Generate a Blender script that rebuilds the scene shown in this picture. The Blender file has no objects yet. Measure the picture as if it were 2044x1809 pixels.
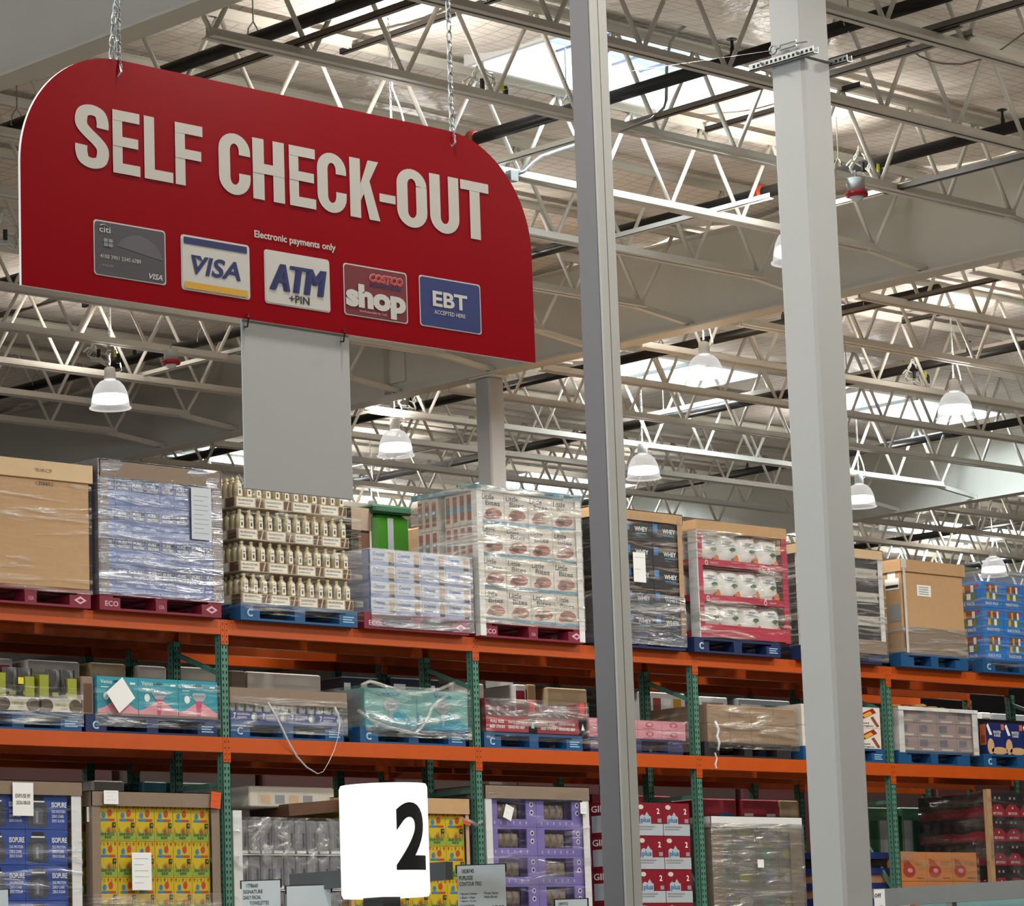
import bpy, math, random
import numpy as np
from mathutils import Vector, Matrix, noise
random.seed(7)
SC = bpy.context.scene
COL = SC.collection
# ------------------------------------------------------------------ camera
# world axes: X runs along the racks (to the right and away), Y across the aisles, Z up; camera at eye height
FPX, CXP, CYP = 6600.0, 1022.0, 904.5
YAW, PIT, ROL = math.radians(44.33), math.radians(9.48), math.radians(-2.02)
CAM = np.array([0.0, 0.0, 1.6])
_M = np.stack([np.array([math.cos(YAW), 0, math.sin(YAW)]), np.array([-math.sin(YAW), 0, math.cos(YAW)]), np.array([0, -1.0, 0])], 1)
_c, _s = math.cos(PIT), math.sin(PIT)
_P = np.array([[1, 0, 0], [0, _c, _s], [0, -_s, _c]])
_c, _s = math.cos(ROL), math.sin(ROL)
_R = np.array([[_c, -_s, 0], [_s, _c, 0], [0, 0, 1]])
BC = _R @ _P @ _M
cam = bpy.data.cameras.new('camera'); camo = bpy.data.objects.new('camera', cam); COL.objects.link(camo)
cam.sensor_fit = 'HORIZONTAL'; cam.sensor_width = 36; cam.lens = 36 * FPX / 2044; cam.clip_start = .1; cam.clip_end = 300
m = Matrix.Identity(4)
for i in range(3):
    m[i][0] = BC[0][i]; m[i][1] = -BC[1][i]; m[i][2] = -BC[2][i]; m[i][3] = CAM[i]
camo.matrix_world = m
SC.camera = camo
# ------------------------------------------------------------------ world, exposure, daylight
SC.view_settings.view_transform = 'Standard'; SC.view_settings.look = 'None'
SC.view_settings.gamma = 1; SC.view_settings.use_curve_mapping = False
SC.view_settings.exposure = 0.0
W = bpy.data.worlds.new('world'); SC.world = W; W.use_nodes = True
bg = W.node_tree.nodes['Background']; bg.inputs[0].default_value = (.93, .97, 1, 1); bg.inputs[1].default_value = .04
LAMP_W = 112.0       # watts of each pendant lamp
DAY_W = 1000.0        # cool daylight from the left, an added light with no opening built
SKY_E = .86          # skylight panes
SKY_W = 160.0        # daylight falling through each skylight
def area(name, loc, rot, sx, sy, watts, col):
    l = bpy.data.lights.new(name, 'AREA'); l.shape = 'RECTANGLE'; l.size = sx; l.size_y = sy; l.energy = watts; l.color = col
    o = bpy.data.objects.new(name, l); o.location = loc; o.rotation_euler = rot; COL.objects.link(o); return o
area('left_daylight', (-9, 13, 6.2), (0, math.radians(-90), 0), 3.0, 14, DAY_W, (.74, .88, 1))
# ------------------------------------------------------------------ pixel helpers (2044x1809 frame)
def ray(x, y): return BC.T @ np.array([(x - CXP) / FPX, (y - CYP) / FPX, 1.0])
def onY(x, y, Y):
    d = ray(x, y); return CAM + d * (Y / d[1])
def onX(x, y, X):
    d = ray(x, y); return CAM + d * (X / d[0])
def onZ(x, y, Z):
    d = ray(x, y); return CAM + d * ((Z - CAM[2]) / d[2])
# ------------------------------------------------------------------ materials
def lin(h):
    h = h.lstrip('#'); r = []
    for i in (0, 2, 4):
        c = int(h[i:i + 2], 16) / 255; r.append(c / 12.92 if c < .04045 else ((c + .055) / 1.055) ** 2.4)
    return (*r, 1)
MATS = {}
def mat(key, hexc, rough=.6, metal=0.0, var=.06, scale=9.0, bump=0.0, emit=0.0, spec=.5, coat=0.0):
    if key in MATS: return MATS[key]
    M = bpy.data.materials.new(key); M.use_nodes = True; nt = M.node_tree; b = nt.nodes['Principled BSDF']
    c = lin(hexc)
    b.inputs['Roughness'].default_value = rough; b.inputs['Metallic'].default_value = metal
    b.inputs['Specular IOR Level'].default_value = spec; b.inputs['Coat Weight'].default_value = coat
    if var > 0:
        tc = nt.nodes.new('ShaderNodeTexCoord'); n = nt.nodes.new('ShaderNodeTexNoise'); n.inputs['Scale'].default_value = scale
        n.inputs['Detail'].default_value = 4
        mx = nt.nodes.new('ShaderNodeMix'); mx.data_type = 'RGBA'
        mx.inputs[6].default_value = tuple(max(0, v * (1 - var)) for v in c[:3]) + (1,)
        mx.inputs[7].default_value = tuple(min(1, v * (1 + var)) for v in c[:3]) + (1,)
        nt.links.new(tc.outputs['Object'], n.inputs['Vector']); nt.links.new(n.outputs['Fac'], mx.inputs[0])
        nt.links.new(mx.outputs[2], b.inputs['Base Color'])
        if bump > 0:
            bp = nt.nodes.new('ShaderNodeBump'); bp.inputs['Strength'].default_value = bump; bp.inputs['Distance'].default_value = .01
            nt.links.new(n.outputs['Fac'], bp.inputs['Height']); nt.links.new(bp.outputs['Normal'], b.inputs['Normal'])
    else: b.inputs['Base Color'].default_value = c
    if emit > 0:
        b.inputs['Emission Color'].default_value = c; b.inputs['Emission Strength'].default_value = emit
    MATS[key] = M; return M
def film(key, tint, base=.10, peak=.75, rough=.18, sx=2.0, sz=26.0, gloss=.5):
    """clear stretch film: mostly see-through, with pulled horizontal creases that shine"""
    if key in MATS: return MATS[key]
    M = bpy.data.materials.new(key); M.use_nodes = True; nt = M.node_tree; nt.nodes.clear(); N = nt.nodes.new; L = nt.links.new
    out = N('ShaderNodeOutputMaterial'); tc = N('ShaderNodeTexCoord'); mp = N('ShaderNodeMapping'); mp.inputs['Scale'].default_value = (sx, sx, sz)
    n1 = N('ShaderNodeTexNoise'); n1.inputs['Scale'].default_value = 1.0; n1.inputs['Detail'].default_value = 5; n1.inputs['Distortion'].default_value = .8
    n2 = N('ShaderNodeTexNoise'); n2.inputs['Scale'].default_value = 3.0; n2.inputs['Detail'].default_value = 2
    L(tc.outputs['Object'], mp.inputs['Vector']); L(mp.outputs['Vector'], n1.inputs['Vector']); L(tc.outputs['Object'], n2.inputs['Vector'])
    r1 = N('ShaderNodeValToRGB'); r1.color_ramp.elements[0].position = .50; r1.color_ramp.elements[1].position = .70
    L(n1.outputs['Fac'], r1.inputs[0])
    m0 = N('ShaderNodeMath'); m0.operation = 'MULTIPLY'; m0.inputs[1].default_value = 1.7; L(n2.outputs['Fac'], m0.inputs[0])
    mu = N('ShaderNodeMath'); mu.operation = 'MULTIPLY'; mu.use_clamp = True; L(r1.outputs[0], mu.inputs[0]); L(m0.outputs[0], mu.inputs[1])
    mr = N('ShaderNodeMapRange'); mr.inputs['To Min'].default_value = base; mr.inputs['To Max'].default_value = peak; L(mu.outputs[0], mr.inputs['Value'])
    bp = N('ShaderNodeBump'); bp.inputs['Strength'].default_value = 1.0; bp.inputs['Distance'].default_value = .05; L(n1.outputs['Fac'], bp.inputs['Height'])
    gl = N('ShaderNodeBsdfGlossy'); gl.inputs['Roughness'].default_value = rough; gl.inputs['Color'].default_value = (.95, .95, .93, 1); L(bp.outputs['Normal'], gl.inputs['Normal'])
    df = N('ShaderNodeBsdfDiffuse'); df.inputs['Color'].default_value = lin(tint)
    tr = N('ShaderNodeBsdfTransparent'); tr.inputs['Color'].default_value = (.97, .97, .97, 1)
    m1 = N('ShaderNodeMixShader'); m1.inputs[0].default_value = gloss; L(df.outputs[0], m1.inputs[1]); L(gl.outputs[0], m1.inputs[2])
    m2 = N('ShaderNodeMixShader'); L(mr.outputs[0], m2.inputs[0]); L(tr.outputs[0], m2.inputs[1]); L(m1.outputs[0], m2.inputs[2]); L(m2.outputs[0], out.inputs[0])
    MATS[key] = M; return M
# ------------------------------------------------------------------ text glyphs
_G = {}
def glyphs(s, bold=0.0, res=3, shear=0.0, space=1.0):
    k = (s, bold, res, shear, space)
    if k in _G: return _G[k]
    cu = bpy.data.curves.new('t', 'FONT'); cu.body = s; cu.size = 1; cu.offset = bold; cu.resolution_u = res; cu.shear = shear; cu.space_character = space
    o = bpy.data.objects.new('t', cu); COL.objects.link(o)
    dg = bpy.context.evaluated_depsgraph_get(); me = bpy.data.meshes.new_from_object(o.evaluated_get(dg))
    v = np.array([tuple(x.co) for x in me.vertices]).reshape(-1, 3)[:, :2]; f = [tuple(p.vertices) for p in me.polygons]
    bpy.data.objects.remove(o); bpy.data.meshes.remove(me); bpy.data.curves.remove(cu)
    if len(v) == 0: v = np.zeros((0, 2))
    else: v = v - np.array([v[:, 0].min(), v[:, 1].min()])
    _G[k] = (v, f); return _G[k]
# ------------------------------------------------------------------ mesh builder
class MB:
    def __init__(s): s.v = []; s.f = []; s.mi = []; s.mats = []
    def m(s, M):
        if M not in s.mats: s.mats.append(M)
        return s.mats.index(M)
    def add(s, vs, fs, M):
        o = len(s.v); k = s.m(M); s.v += [tuple(map(float, p)) for p in vs]
        for f in fs: s.f.append(tuple(i + o for i in f)); s.mi.append(k)
        return s
    def box(s, x0, x1, y0, y1, z0, z1, M):
        return s.add([(x0, y0, z0), (x1, y0, z0), (x1, y1, z0), (x0, y1, z0), (x0, y0, z1), (x1, y0, z1), (x1, y1, z1), (x0, y1, z1)],
                     [(0, 3, 2, 1), (4, 5, 6, 7), (0, 1, 5, 4), (1, 2, 6, 5), (2, 3, 7, 6), (3, 0, 4, 7)], M)
    def cbox(s, x0, x1, y0, y1, z0, z1, b, M):
        """box with chamfered vertical and top edges"""
        def ring(x0, x1, y0, y1, b, z): return [(x0 + b, y0, z), (x1 - b, y0, z), (x1, y0 + b, z), (x1, y1 - b, z), (x1 - b, y1, z), (x0 + b, y1, z), (x0, y1 - b, z), (x0, y0 + b, z)]
        vs = ring(x0 + b, x1 - b, y0 + b, y1 - b, b, z0) + ring(x0, x1, y0, y1, b, z0 + b) + ring(x0, x1, y0, y1, b, z1 - b) + ring(x0 + b, x1 - b, y0 + b, y1 - b, b, z1)
        fs = [tuple(range(7, -1, -1)), tuple(range(24, 32))]
        for r in range(3):
            for i in range(8): fs.append((r * 8 + i, r * 8 + (i + 1) % 8, r * 8 + 8 + (i + 1) % 8, r * 8 + 8 + i))
        return s.add(vs, fs, M)
    def poly(s, pts, M): return s.add(pts, [tuple(range(len(pts)))], M)
    def bar(s, p0, p1, w, h, M, up=(0, 0, 1)):
        p0, p1 = Vector(p0), Vector(p1); d = (p1 - p0).normalized(); u = Vector(up)
        if abs(d.dot(u)) > .98: u = Vector((0, 1, 0))
        a = d.cross(u).normalized() * w / 2; b = a.cross(d).normalized() * h / 2
        vs = [p + x * a + y * b for p in (p0, p1) for x, y in ((-1, -1), (1, -1), (1, 1), (-1, 1))]
        return s.add(vs, [(3, 2, 1, 0), (4, 5, 6, 7), (0, 1, 5, 4), (1, 2, 6, 5), (2, 3, 7, 6), (3, 0, 4, 7)], M)
    def path(s, pts, r, M, n=8, closed=False, flat=1.0):
        P = [Vector(p) for p in pts]; k = len(P); vs = []; ref = Vector((.13, .27, .95))
        for i in range(k):
            a = P[(i - 1) % k] if closed or i > 0 else P[i]; b = P[(i + 1) % k] if closed or i < k - 1 else P[i]
            d = (b - a).normalized(); u = d.cross(ref).normalized(); w = u.cross(d)
            for j in range(n):
                t = 2 * math.pi * j / n; vs.append(P[i] + u * (math.cos(t) * r) + w * (math.sin(t) * r * flat))
        fs = []
        for i in range(k if closed else k - 1):
            for j in range(n): fs.append((i * n + j, i * n + (j + 1) % n, ((i + 1) % k) * n + (j + 1) % n, ((i + 1) % k) * n + j))
        if not closed: fs += [tuple(range(n - 1, -1, -1)), tuple(range((k - 1) * n, k * n))]
        return s.add(vs, fs, M)
    def lathe(s, prof, M, n=24, c=(0, 0, 0), cap=True, sx=1.0, sy=1.0):
        vs = [(c[0] + r * sx * math.cos(2 * math.pi * j / n), c[1] + r * sy * math.sin(2 * math.pi * j / n), c[2] + z) for r, z in prof for j in range(n)]
        fs = [(i * n + j, i * n + (j + 1) % n, (i + 1) * n + (j + 1) % n, (i + 1) * n + j) for i in range(len(prof) - 1) for j in range(n)]
        if cap: fs += [tuple(range(n - 1, -1, -1)), tuple(range((len(prof) - 1) * n, len(prof) * n))]
        return s.add(vs, fs, M)
    # ---- decoration on the front (-Y) and left (-X) faces: u to the right, v up
    def fr(s, side, x, y, z, u, v, e):
        return (x + u, y - e, z + v) if side == 'f' else (x - e, y - u, z + v)
    def dq(s, side, o, u0, v0, u1, v1, M, e=.0015):
        return s.poly([s.fr(side, *o, u, v, e) for u, v in ((u0, v0), (u1, v0), (u1, v1), (u0, v1))], M)
    def dp(s, side, o, pts, M, e=.0015): return s.poly([s.fr(side, *o, u, v, e) for u, v in pts], M)
    def de(s, side, o, cu, cv, ru, rv, M, e=.0015, n=20):
        return s.dp(side, o, [(cu + ru * math.cos(2 * math.pi * i / n), cv + rv * math.sin(2 * math.pi * i / n)) for i in range(n)], M, e)
    def dt(s, side, o, txt, u0, v0, w, h, M, bold=0.0, e=.003, shear=0.0, res=2, space=1.0):
        """text fitted to the box u0..u0+w, v0..v0+h"""
        v, f = glyphs(txt, bold, res, shear, space)
        if len(v) == 0: return s
        W_, H_ = v[:, 0].max(), v[:, 1].max()
        return s.add([s.fr(side, *o, u0 + a / W_ * w, v0 + b / H_ * h, e) for a, b in v], f, M)
    def build(s, name, parent=None, loc=(0, 0, 0), smooth=False, auto=None):
        me = bpy.data.meshes.new(name); me.from_pydata(s.v, [], s.f)
        for M in s.mats: me.materials.append(M)
        me.polygons.foreach_set('material_index', s.mi)
        if smooth: me.polygons.foreach_set('use_smooth', [True] * len(s.f))
        me.update()
        o = bpy.data.objects.new(name, me); COL.objects.link(o); o.location = loc
        if parent is not None: o.parent = parent
        return o
def tag(o, label=None, cat=None, group=None, kind=None):
    if label: o['label'] = label
    if cat: o['category'] = cat
    if group: o['group'] = group
    if kind: o['kind'] = kind
    return o
def thing(name, label, cat, loc=(0, 0, 0), group=None, rotz=0):
    o = bpy.data.objects.new(name, None); COL.objects.link(o); o.location = loc; o.rotation_euler = (0, 0, rotz); o.empty_display_size = .1
    return tag(o, label, cat, group)
def dup(o, loc=None, label=None, group=None, parent=None):
    c = o.copy(); COL.objects.link(c)
    if parent is not None: c.parent = parent
    if loc is not None: c.location = loc
    if label: c['label'] = label
    if group: c['group'] = group
    for ch in list(o.children): dup(ch, parent=c)
    return c
OR = ['first', 'second', 'third', 'fourth', 'fifth', 'sixth', 'seventh', 'eighth', 'ninth', 'tenth', 'eleventh', 'twelfth', 'thirteenth', 'fourteenth', 'fifteenth', 'sixteenth']
# ------------------------------------------------------------------ shared materials
ORANGE = mat('rack orange paint', '#b84c0b', .42, var=.10, scale=5)
GREEN = mat('rack green paint', '#4a7a67', .5, var=.12, scale=12)
HOLE = mat('slot shadow', '#0a0f0d', .9, var=0)
STEELW = mat('white painted steel', '#d9d6cc', .45, var=.05, scale=3); COLM = mat('white column paint', '#a0a2a1', .5, var=.04, scale=3)
GIRD = mat('grey white painted girder', '#c9c6bb', .55, var=.04, scale=2)
PIPE = mat('black sprinkler pipe', '#15120f', .35, var=.2, scale=8)
ZINC = mat('galvanized steel', '#a9adad', .35, .8, var=.15, scale=30)
STRUT = mat('dull brown strut', '#6d655c', .5, .3, var=.15, scale=6)
CARD = mat('corrugated cardboard', '#b7936a', .8, var=.08, scale=14, bump=.15)
CARDP = mat('pale cardboard', '#cbb08a', .8, var=.08, scale=14)
CARDD = mat('grey brown cardboard', '#83715f', .8, var=.08, scale=14)
WHITE = mat('white paper', '#e9e9e6', .7, var=.03)
INK = mat('black ink', '#1d1d20', .6, var=0)
GREYI = mat('grey print', '#8b8f92', .6, var=.1)
RED = mat('carton red', '#a8162b', .5, var=.06)
NAVY = mat('carton navy', '#182238', .5, var=.1)
PRED = mat('red pallet paint', '#741029', .55, var=.12, scale=10)
PBLUE = mat('blue pallet paint', '#0c4a78', .55, var=.14, scale=10)
PDARK = mat('dark blue pallet paint', '#0d2350', .55, var=.14, scale=10)
PBLACK = mat('black plastic', '#202124', .5, var=.15, scale=10)
PLOGO = mat('pale pallet stencil', '#d6a7b6', .6, var=.1)
BLOGO = mat('pale blue stencil', '#9cc3dc', .6, var=.1)
FILM = film('clear stretch film', '#d8d6cf')
FILMH = film('heavy stretch film', '#dedbd2', base=.22, peak=.95, sx=1.6, sz=20)
FILMD = film('thin grey stretch film', '#7d7f82', base=.16, peak=.6)
FILMB = film('milky blue stretch film', '#a9b6d6', base=.30, peak=.85, sx=1.4, sz=16, gloss=.6)
# ================================================================== STRUCTURE
FLOORM = mat('sealed concrete floor', '#77736b', .4, var=.08, scale=1.5)
b = MB(); b.box(-14, 75, -10, 80, -.2, 0, FLOORM); tag(b.build('floor'), kind='structure')
WALLM = mat('pale metal wall panel', '#c9c6be', .7, var=.05, scale=1)
b = MB(); b.box(74.5, 75, -10, 80, 0, 9.4, WALLM); tag(b.build('wall_right'), kind='structure')
b = MB(); b.box(-14, 74.5, 79.5, 80, 0, 9.4, WALLM); tag(b.build('wall_back'), kind='structure')
def ceiling_mat():
    M = bpy.data.materials.new('white vinyl insulation under wire'); M.use_nodes = True; nt = M.node_tree; N = nt.nodes.new; L = nt.links.new
    p = nt.nodes['Principled BSDF']; p.inputs['Roughness'].default_value = .38
    tc = N('ShaderNodeTexCoord'); sp = N('ShaderNodeSeparateXYZ'); wb = N('ShaderNodeTexNoise'); wb.inputs['Scale'].default_value = 1.3; wb.inputs['Detail'].default_value = 2
    ad = N('ShaderNodeVectorMath'); ad.operation = 'MULTIPLY_ADD'; ad.inputs[1].default_value = (.10, .10, .0)
    L(tc.outputs['Object'], wb.inputs['Vector']); L(wb.outputs['Color'], ad.inputs[0]); L(tc.outputs['Object'], ad.inputs[2]); L(ad.outputs[0], sp.inputs[0])
    def lines(o, period, width):
        d = N('ShaderNodeMath'); d.operation = 'DIVIDE'; d.inputs[1].default_value = period; L(o, d.inputs[0])
        f = N('ShaderNodeMath'); f.operation = 'FRACT'; L(d.outputs[0], f.inputs[0])
        g = N('ShaderNodeMath'); g.operation = 'LESS_THAN'; g.inputs[1].default_value = width; L(f.outputs[0], g.inputs[0]); return g.outputs[0]
    a = lines(sp.outputs[0], .17, .045); c = lines(sp.outputs[1], .085, .075)
    mxn = N('ShaderNodeMath'); mxn.operation = 'MAXIMUM'; L(a, mxn.inputs[0]); L(c, mxn.inputs[1])
    mx = N('ShaderNodeMix'); mx.data_type = 'RGBA'; mx.inputs[6].default_value = lin('#eae1d7'); mx.inputs[7].default_value = lin('#a59b90'); L(mxn.outputs[0], mx.inputs[0])
    L(mx.outputs[2], p.inputs['Base Color'])
    nz = N('ShaderNodeTexNoise'); nz.inputs['Scale'].default_value = 5.0; nz.inputs['Detail'].default_value = 4; L(tc.outputs['Object'], nz.inputs['Vector'])
    bp = N('ShaderNodeBump'); bp.inputs['Strength'].default_value = .55; bp.inputs['Distance'].default_value = .06; L(nz.outputs['Fac'], bp.inputs['Height']); L(bp.outputs['Normal'], p.inputs['Normal'])
    return M
CEILM = ceiling_mat()
YJ = [12.1, 13.5, 14.93, 16.4, 17.9, 19.24, 20.72, 22.05, 23.45, 24.85, 26.2, 27.5, 28.78] + [30.1 + 1.37 * i for i in range(17)]
# skylights: x0, x1, y0, y1
SKY = [(17.05, 19.25, 16.47, 17.75), (26.5, 28.6, 25.05, 26.0), (30.4, 33.2, 25.05, 26.0), (26.2, 28.3, 32.0, 33.2), (31.2, 33.3, 31.6, 32.7), (40.0, 42.6, 31.6, 32.7), (38.5, 41.2, 36.8, 38.1)]
def ceil_z(x, y):
    k = np.searchsorted(YJ, y)
    if k == 0 or k >= len(YJ): return 8.84
    t = (y - YJ[k - 1]) / (YJ[k] - YJ[k - 1])
    return 8.845 - .075 * math.sin(math.pi * t) ** 1.2 * (.65 + .7 * noise.noise((x * .35, k * 3.1, 0)) + .35) + .012 * noise.noise((x * 2.2, y * 3, 5))
xs = sorted(set([-14, -8, -2, 4, 8] + [round(11 + .75 * i, 3) for i in range(50)] + [50, 56, 62, 68, 75] + [v for s in SKY for v in s[:2]]))
ys = sorted(set([-10, -4, 2, 8, 11] + [round(12.1 + .2 * i, 3) for i in range(165)] + [50, 58, 66, 73, 80] + [v for s in SKY for v in s[2:]]))
vs = []; fs = []
for x in xs:
    for y in ys: vs.append((x, y, ceil_z(x, y)))
ny = len(ys)
for i in range(len(xs) - 1):
    for j in range(ny - 1):
        mx_, my_ = (xs[i] + xs[i + 1]) / 2, (ys[j] + ys[j + 1]) / 2
        if any(s[0] < mx_ < s[1] and s[2] < my_ < s[3] for s in SKY): continue
        fs.append((i * ny + j, i * ny + j + 1, (i + 1) * ny + j + 1, (i + 1) * ny + j))
b = MB(); b.add(vs, fs, CEILM); tag(b.build('ceiling', smooth=True), kind='structure')
PANE = mat('skylight diffuser', '#54636a', .5, var=0); PANE.node_tree.nodes['Principled BSDF'].inputs['Emission Color'].default_value = (.74, .93, .97, 1); PANE.node_tree.nodes['Principled BSDF'].inputs['Emission Strength'].default_value = SKY_E
CURB = mat('skylight curb white', '#e8ecec', .5, var=.03)
SKBAR = mat('skylight guard bars', '#77778a', .5, var=0)
for i, (x0, x1, y0, y1) in enumerate(SKY):
    w = tag(MB().box(x0, x1, y0, y1, 9.10, 9.14, PANE).build(f'window_{i + 1}'), kind='structure')
    c = MB()
    for a in ((x0 - .04, x0, y0 - .04, y1 + .04), (x1, x1 + .04, y0 - .04, y1 + .04), (x0, x1, y0 - .04, y0), (x0, x1, y1, y1 + .04)): c.box(*a, 8.74, 9.15, CURB)
    c.build('curb', w)
    g = MB(); n = int(round((x1 - x0) / .3)); k = max(3, int(round((y1 - y0) / .3)))
    for q in range(1, n): g.box(x0 + (x1 - x0) * q / n - .011, x0 + (x1 - x0) * q / n + .011, y0, y1, 9.02, 9.036, SKBAR)
    for q in range(1, k): g.box(x0, x1, y0 + (y1 - y0) * q / k - .008, y0 + (y1 - y0) * q / k + .008, 9.036, 9.05, SKBAR)
    g.build('guard_grid', w)
    sl = area('skylight_daylight', (x0 + (x1 - x0) * .62, y0 + (y1 - y0) * .42, 9.095), (0, 0, 0), (x1 - x0) * .36, (y1 - y0) * .5, SKY_W, (.80, .93, 1)); sl.parent = w
# ---------------------------------------------------------------- girders and columns
GX = [12.67, 22.7, 34.0, 45.2, 56.4]
GN = ['near left girder', 'girder behind the red sign', 'far girder behind the second joist bay', 'fourth girder deep in the hall', 'farthest girder']
GL = ['deep grey roof girder crossing the top left corner of the hall', 'deep grey roof girder running behind the red self check-out sign', 'deep pale roof girder beyond the second joist bay at right', 'deep roof girder in the far depth of the hall', 'farthest deep roof girder']
for i, x in enumerate(GX):
    t = thing('roof_girder', GL[i], 'girder', (x, 30, 7.85), 'roof girders')
    z0, z1, ya, yb = 0, .87, -28.0, 40.0
    MB().box(-.007, .007, ya, yb, z0 + .02, z1 - .02, GIRD).build('web', t)
    MB().box(-.11, .11, ya, yb, z0, z0 + .02, GIRD).build('bottom_flange', t)
    MB().box(-.11, .11, ya, yb, z1 - .02, z1, GIRD).build('top_flange', t)
    for y in (12.0 + 13.0 * k for k in range(4)):
        MB().box(-.10, .10, y - 30 - .008, y - 30 + .008, .02, .85, GIRD).build('stiffener', t)
        sp = MB(); sp.box(-.03, .03, y - 30 - .25, y - 30 + .0, .15, .5, GIRD); sp.build('splice_plate', t)
def column(x, y, z1, s, label):
    t = thing('building_column', label, 'column', (x, y, 0), 'square steel columns')
    bb = MB(); bb.cbox(-s / 2, s / 2, -s / 2, s / 2, .02, z1, .016, COLM); bb.build('shaft', t)
    MB().box(-s * .9, s * .9, -s * .9, s * .9, 0, .02, STEELW).build('base_plate', t)
    MB().box(-s * .6, s * .6, -s * .8, s * .8, z1, z1 + .015, STEELW).build('cap_plate', t)
    return t
pR = onX(1634, 904, 12.67)
COLR = (12.67, pR[1] - .01)
colR = column(*COLR, 7.83, .222, 'square white steel column at right with galvanized strut clamped near its top')
column(22.72, 23.55, 7.83, .21, 'square white steel column rising behind the racks under the girder')
# slim post of the checkout front: two folded channels round a dark gap
cL = onY(1209, 904, 9.6)
t = thing('checkout_post', 'slim grey post with vertical seams standing left of the white column', 'post', (cL[0], 9.6, 0))
GP = mat('grey post paint', '#a9aaa6', .5, var=.03, scale=3); GPSHADE = mat('post grey with painted shade', '#626164', .5, var=.03, scale=3)
q = MB(); q.box(0, .105, 0, .112, 0, 7.0, GPSHADE); q.build('shaft', t)  # darker grey paints the shade of the post's left side
q = MB()
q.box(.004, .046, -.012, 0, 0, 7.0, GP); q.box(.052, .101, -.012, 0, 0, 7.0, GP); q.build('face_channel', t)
# strut clamp on the right-hand column
h = .222 / 2
t = thing('strut_clamp', 'perforated galvanized strut clamp with threaded rods around the white column', 'clamp', (COLR[0], COLR[1], 6.33))
def strut(y0, y1, x, name):
    s = MB(); s.box(x - .02, x + .02, y0, y1, 0, .004, ZINC); s.box(x - .02, x - .017, y0, y1, 0, .035, ZINC); s.box(x + .017, x + .02, y0, y1, 0, .035, ZINC)
    n = int((y1 - y0) / .03)
    for k in range(n): s.box(x - .0215, x - .0205, y0 + .008 + k * .03, y0 + .022 + k * .03, .010, .024, HOLE)
    return s.build(name, t)
strut(-.22, .22, -h - .022, 'strut'); strut(-.22, .22, h + .022, 'strut')
for y in (-h - .012, h + .012): MB().path([(-h - .07, y, .017), (h + .07, y, .017)], .006, ZINC).build('threaded_rod', t)
t = thing('turnbuckle', 'small dark turnbuckle with an eye on a wire at the column', 'turnbuckle', (COLR[0] - h - .03, COLR[1] - .12, 6.41))
s = MB(); s.path([(0, .18 + .022 * math.cos(a), .022 * math.sin(a)) for a in np.linspace(0, 2 * math.pi, 14)[:-1]], .006, ZINC, closed=True); s.build('eye', t)
s = MB()
for dz in (-.012, .012): s.path([(0, .02, dz), (0, .13, dz)], .006, ZINC)
s.path([(0, .16, 0), (0, .13, 0)], .007, ZINC); s.path([(0, .02, 0), (0, -.06, -.01)], .006, ZINC); s.build('body', t)
MB().path([(0, .2, 0), (0.02, 2.2, .25)], .0008, ZINC, n=5).build('wire', t)
# ---------------------------------------------------------------- joists
def joist_proto(L, lab, full=True):
    t = thing('roof_joist', lab, 'joist', (0, 0, 0), 'open web roof joists')
    tc_ = MB()
    for s_ in (-1, 1):
        tc_.box(.0, L, min(s_ * .012, s_ * .065), max(s_ * .012, s_ * .065), 8.775, 8.78, STEELW); tc_.box(.0, L, min(s_ * .012, s_ * .018), max(s_ * .012, s_ * .018), 8.715, 8.78, STEELW)
    tc_.build('top_chord', t)
    bc = MB()
    for s_ in (-1, 1):
        bc.box(.68, L - .68, min(s_ * .012, s_ * .062), max(s_ * .012, s_ * .062), 7.970, 7.976, STEELW); bc.box(.68, L - .68, min(s_ * .012, s_ * .018), max(s_ * .012, s_ * .018), 7.970, 8.040, STEELW)
    bc.build('bottom_chord', t)
    n = int(round((L - 1.44) / .8665)); d = (L - 1.44) / n
    segs = [((.22, 0, 8.75), (.72, 0, 8.0)), ((L - .72, 0, 8.0), (L - .22, 0, 8.75))]
    for k in range(n): segs += [((.72 + k * d, 0, 8.0), (.72 + (k + .5) * d, 0, 8.74)), ((.72 + (k + .5) * d, 0, 8.74), (.72 + (k + 1) * d, 0, 8.0))]
    if full:
        c = {}
        for a, e in segs:
            o = MB().path([(0, 0, 0), (e[0] - a[0], 0, e[2] - a[2])], .019, STEELW, n=6)
            key = (round(e[0] - a[0], 4), round(e[2] - a[2], 4))
            if key in c: w_ = c[key].copy(); COL.objects.link(w_); w_.location = a
            else: w_ = o.build('web_member', t, a, smooth=True); c[key] = w_
    else:
        o = MB()
        for a, e in segs: o.path([a, e], .019, STEELW, n=4)
        o.build('web', t)
    kb = MB(); kb.bar((L - .80, 0, 7.985), (L - .02, 0, 7.90), .05, .05, STEELW); kb.build('kicker_brace', t)
    return t
bays = [(0, [y for y in YJ if y < 29.5]), (1, [y for y in YJ if 16 < y < 35]), (2, [y for y in YJ if 21 < y < 44]), (3, [y for y in YJ if 27 < y < 52])]
BN = ['near joist bay', 'second joist bay', 'third joist bay', 'farthest joist bay']
for bi, yy in bays:
    L = GX[bi + 1] - GX[bi]; p = None
    for k, y in enumerate(yy):
        lab = f'white open web roof joist, {OR[min(k, 15)]} from the front in the {BN[bi]}'
        if k > 15: lab = f'white open web roof joist, {OR[len(yy) - 1 - k]} from the back in the {BN[bi]}'
        if p is None: p = joist_proto(L, lab, bi < 2); p.location = (GX[bi], y, 0)
        else: dup(p, (GX[bi], y, 0), lab)
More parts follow.
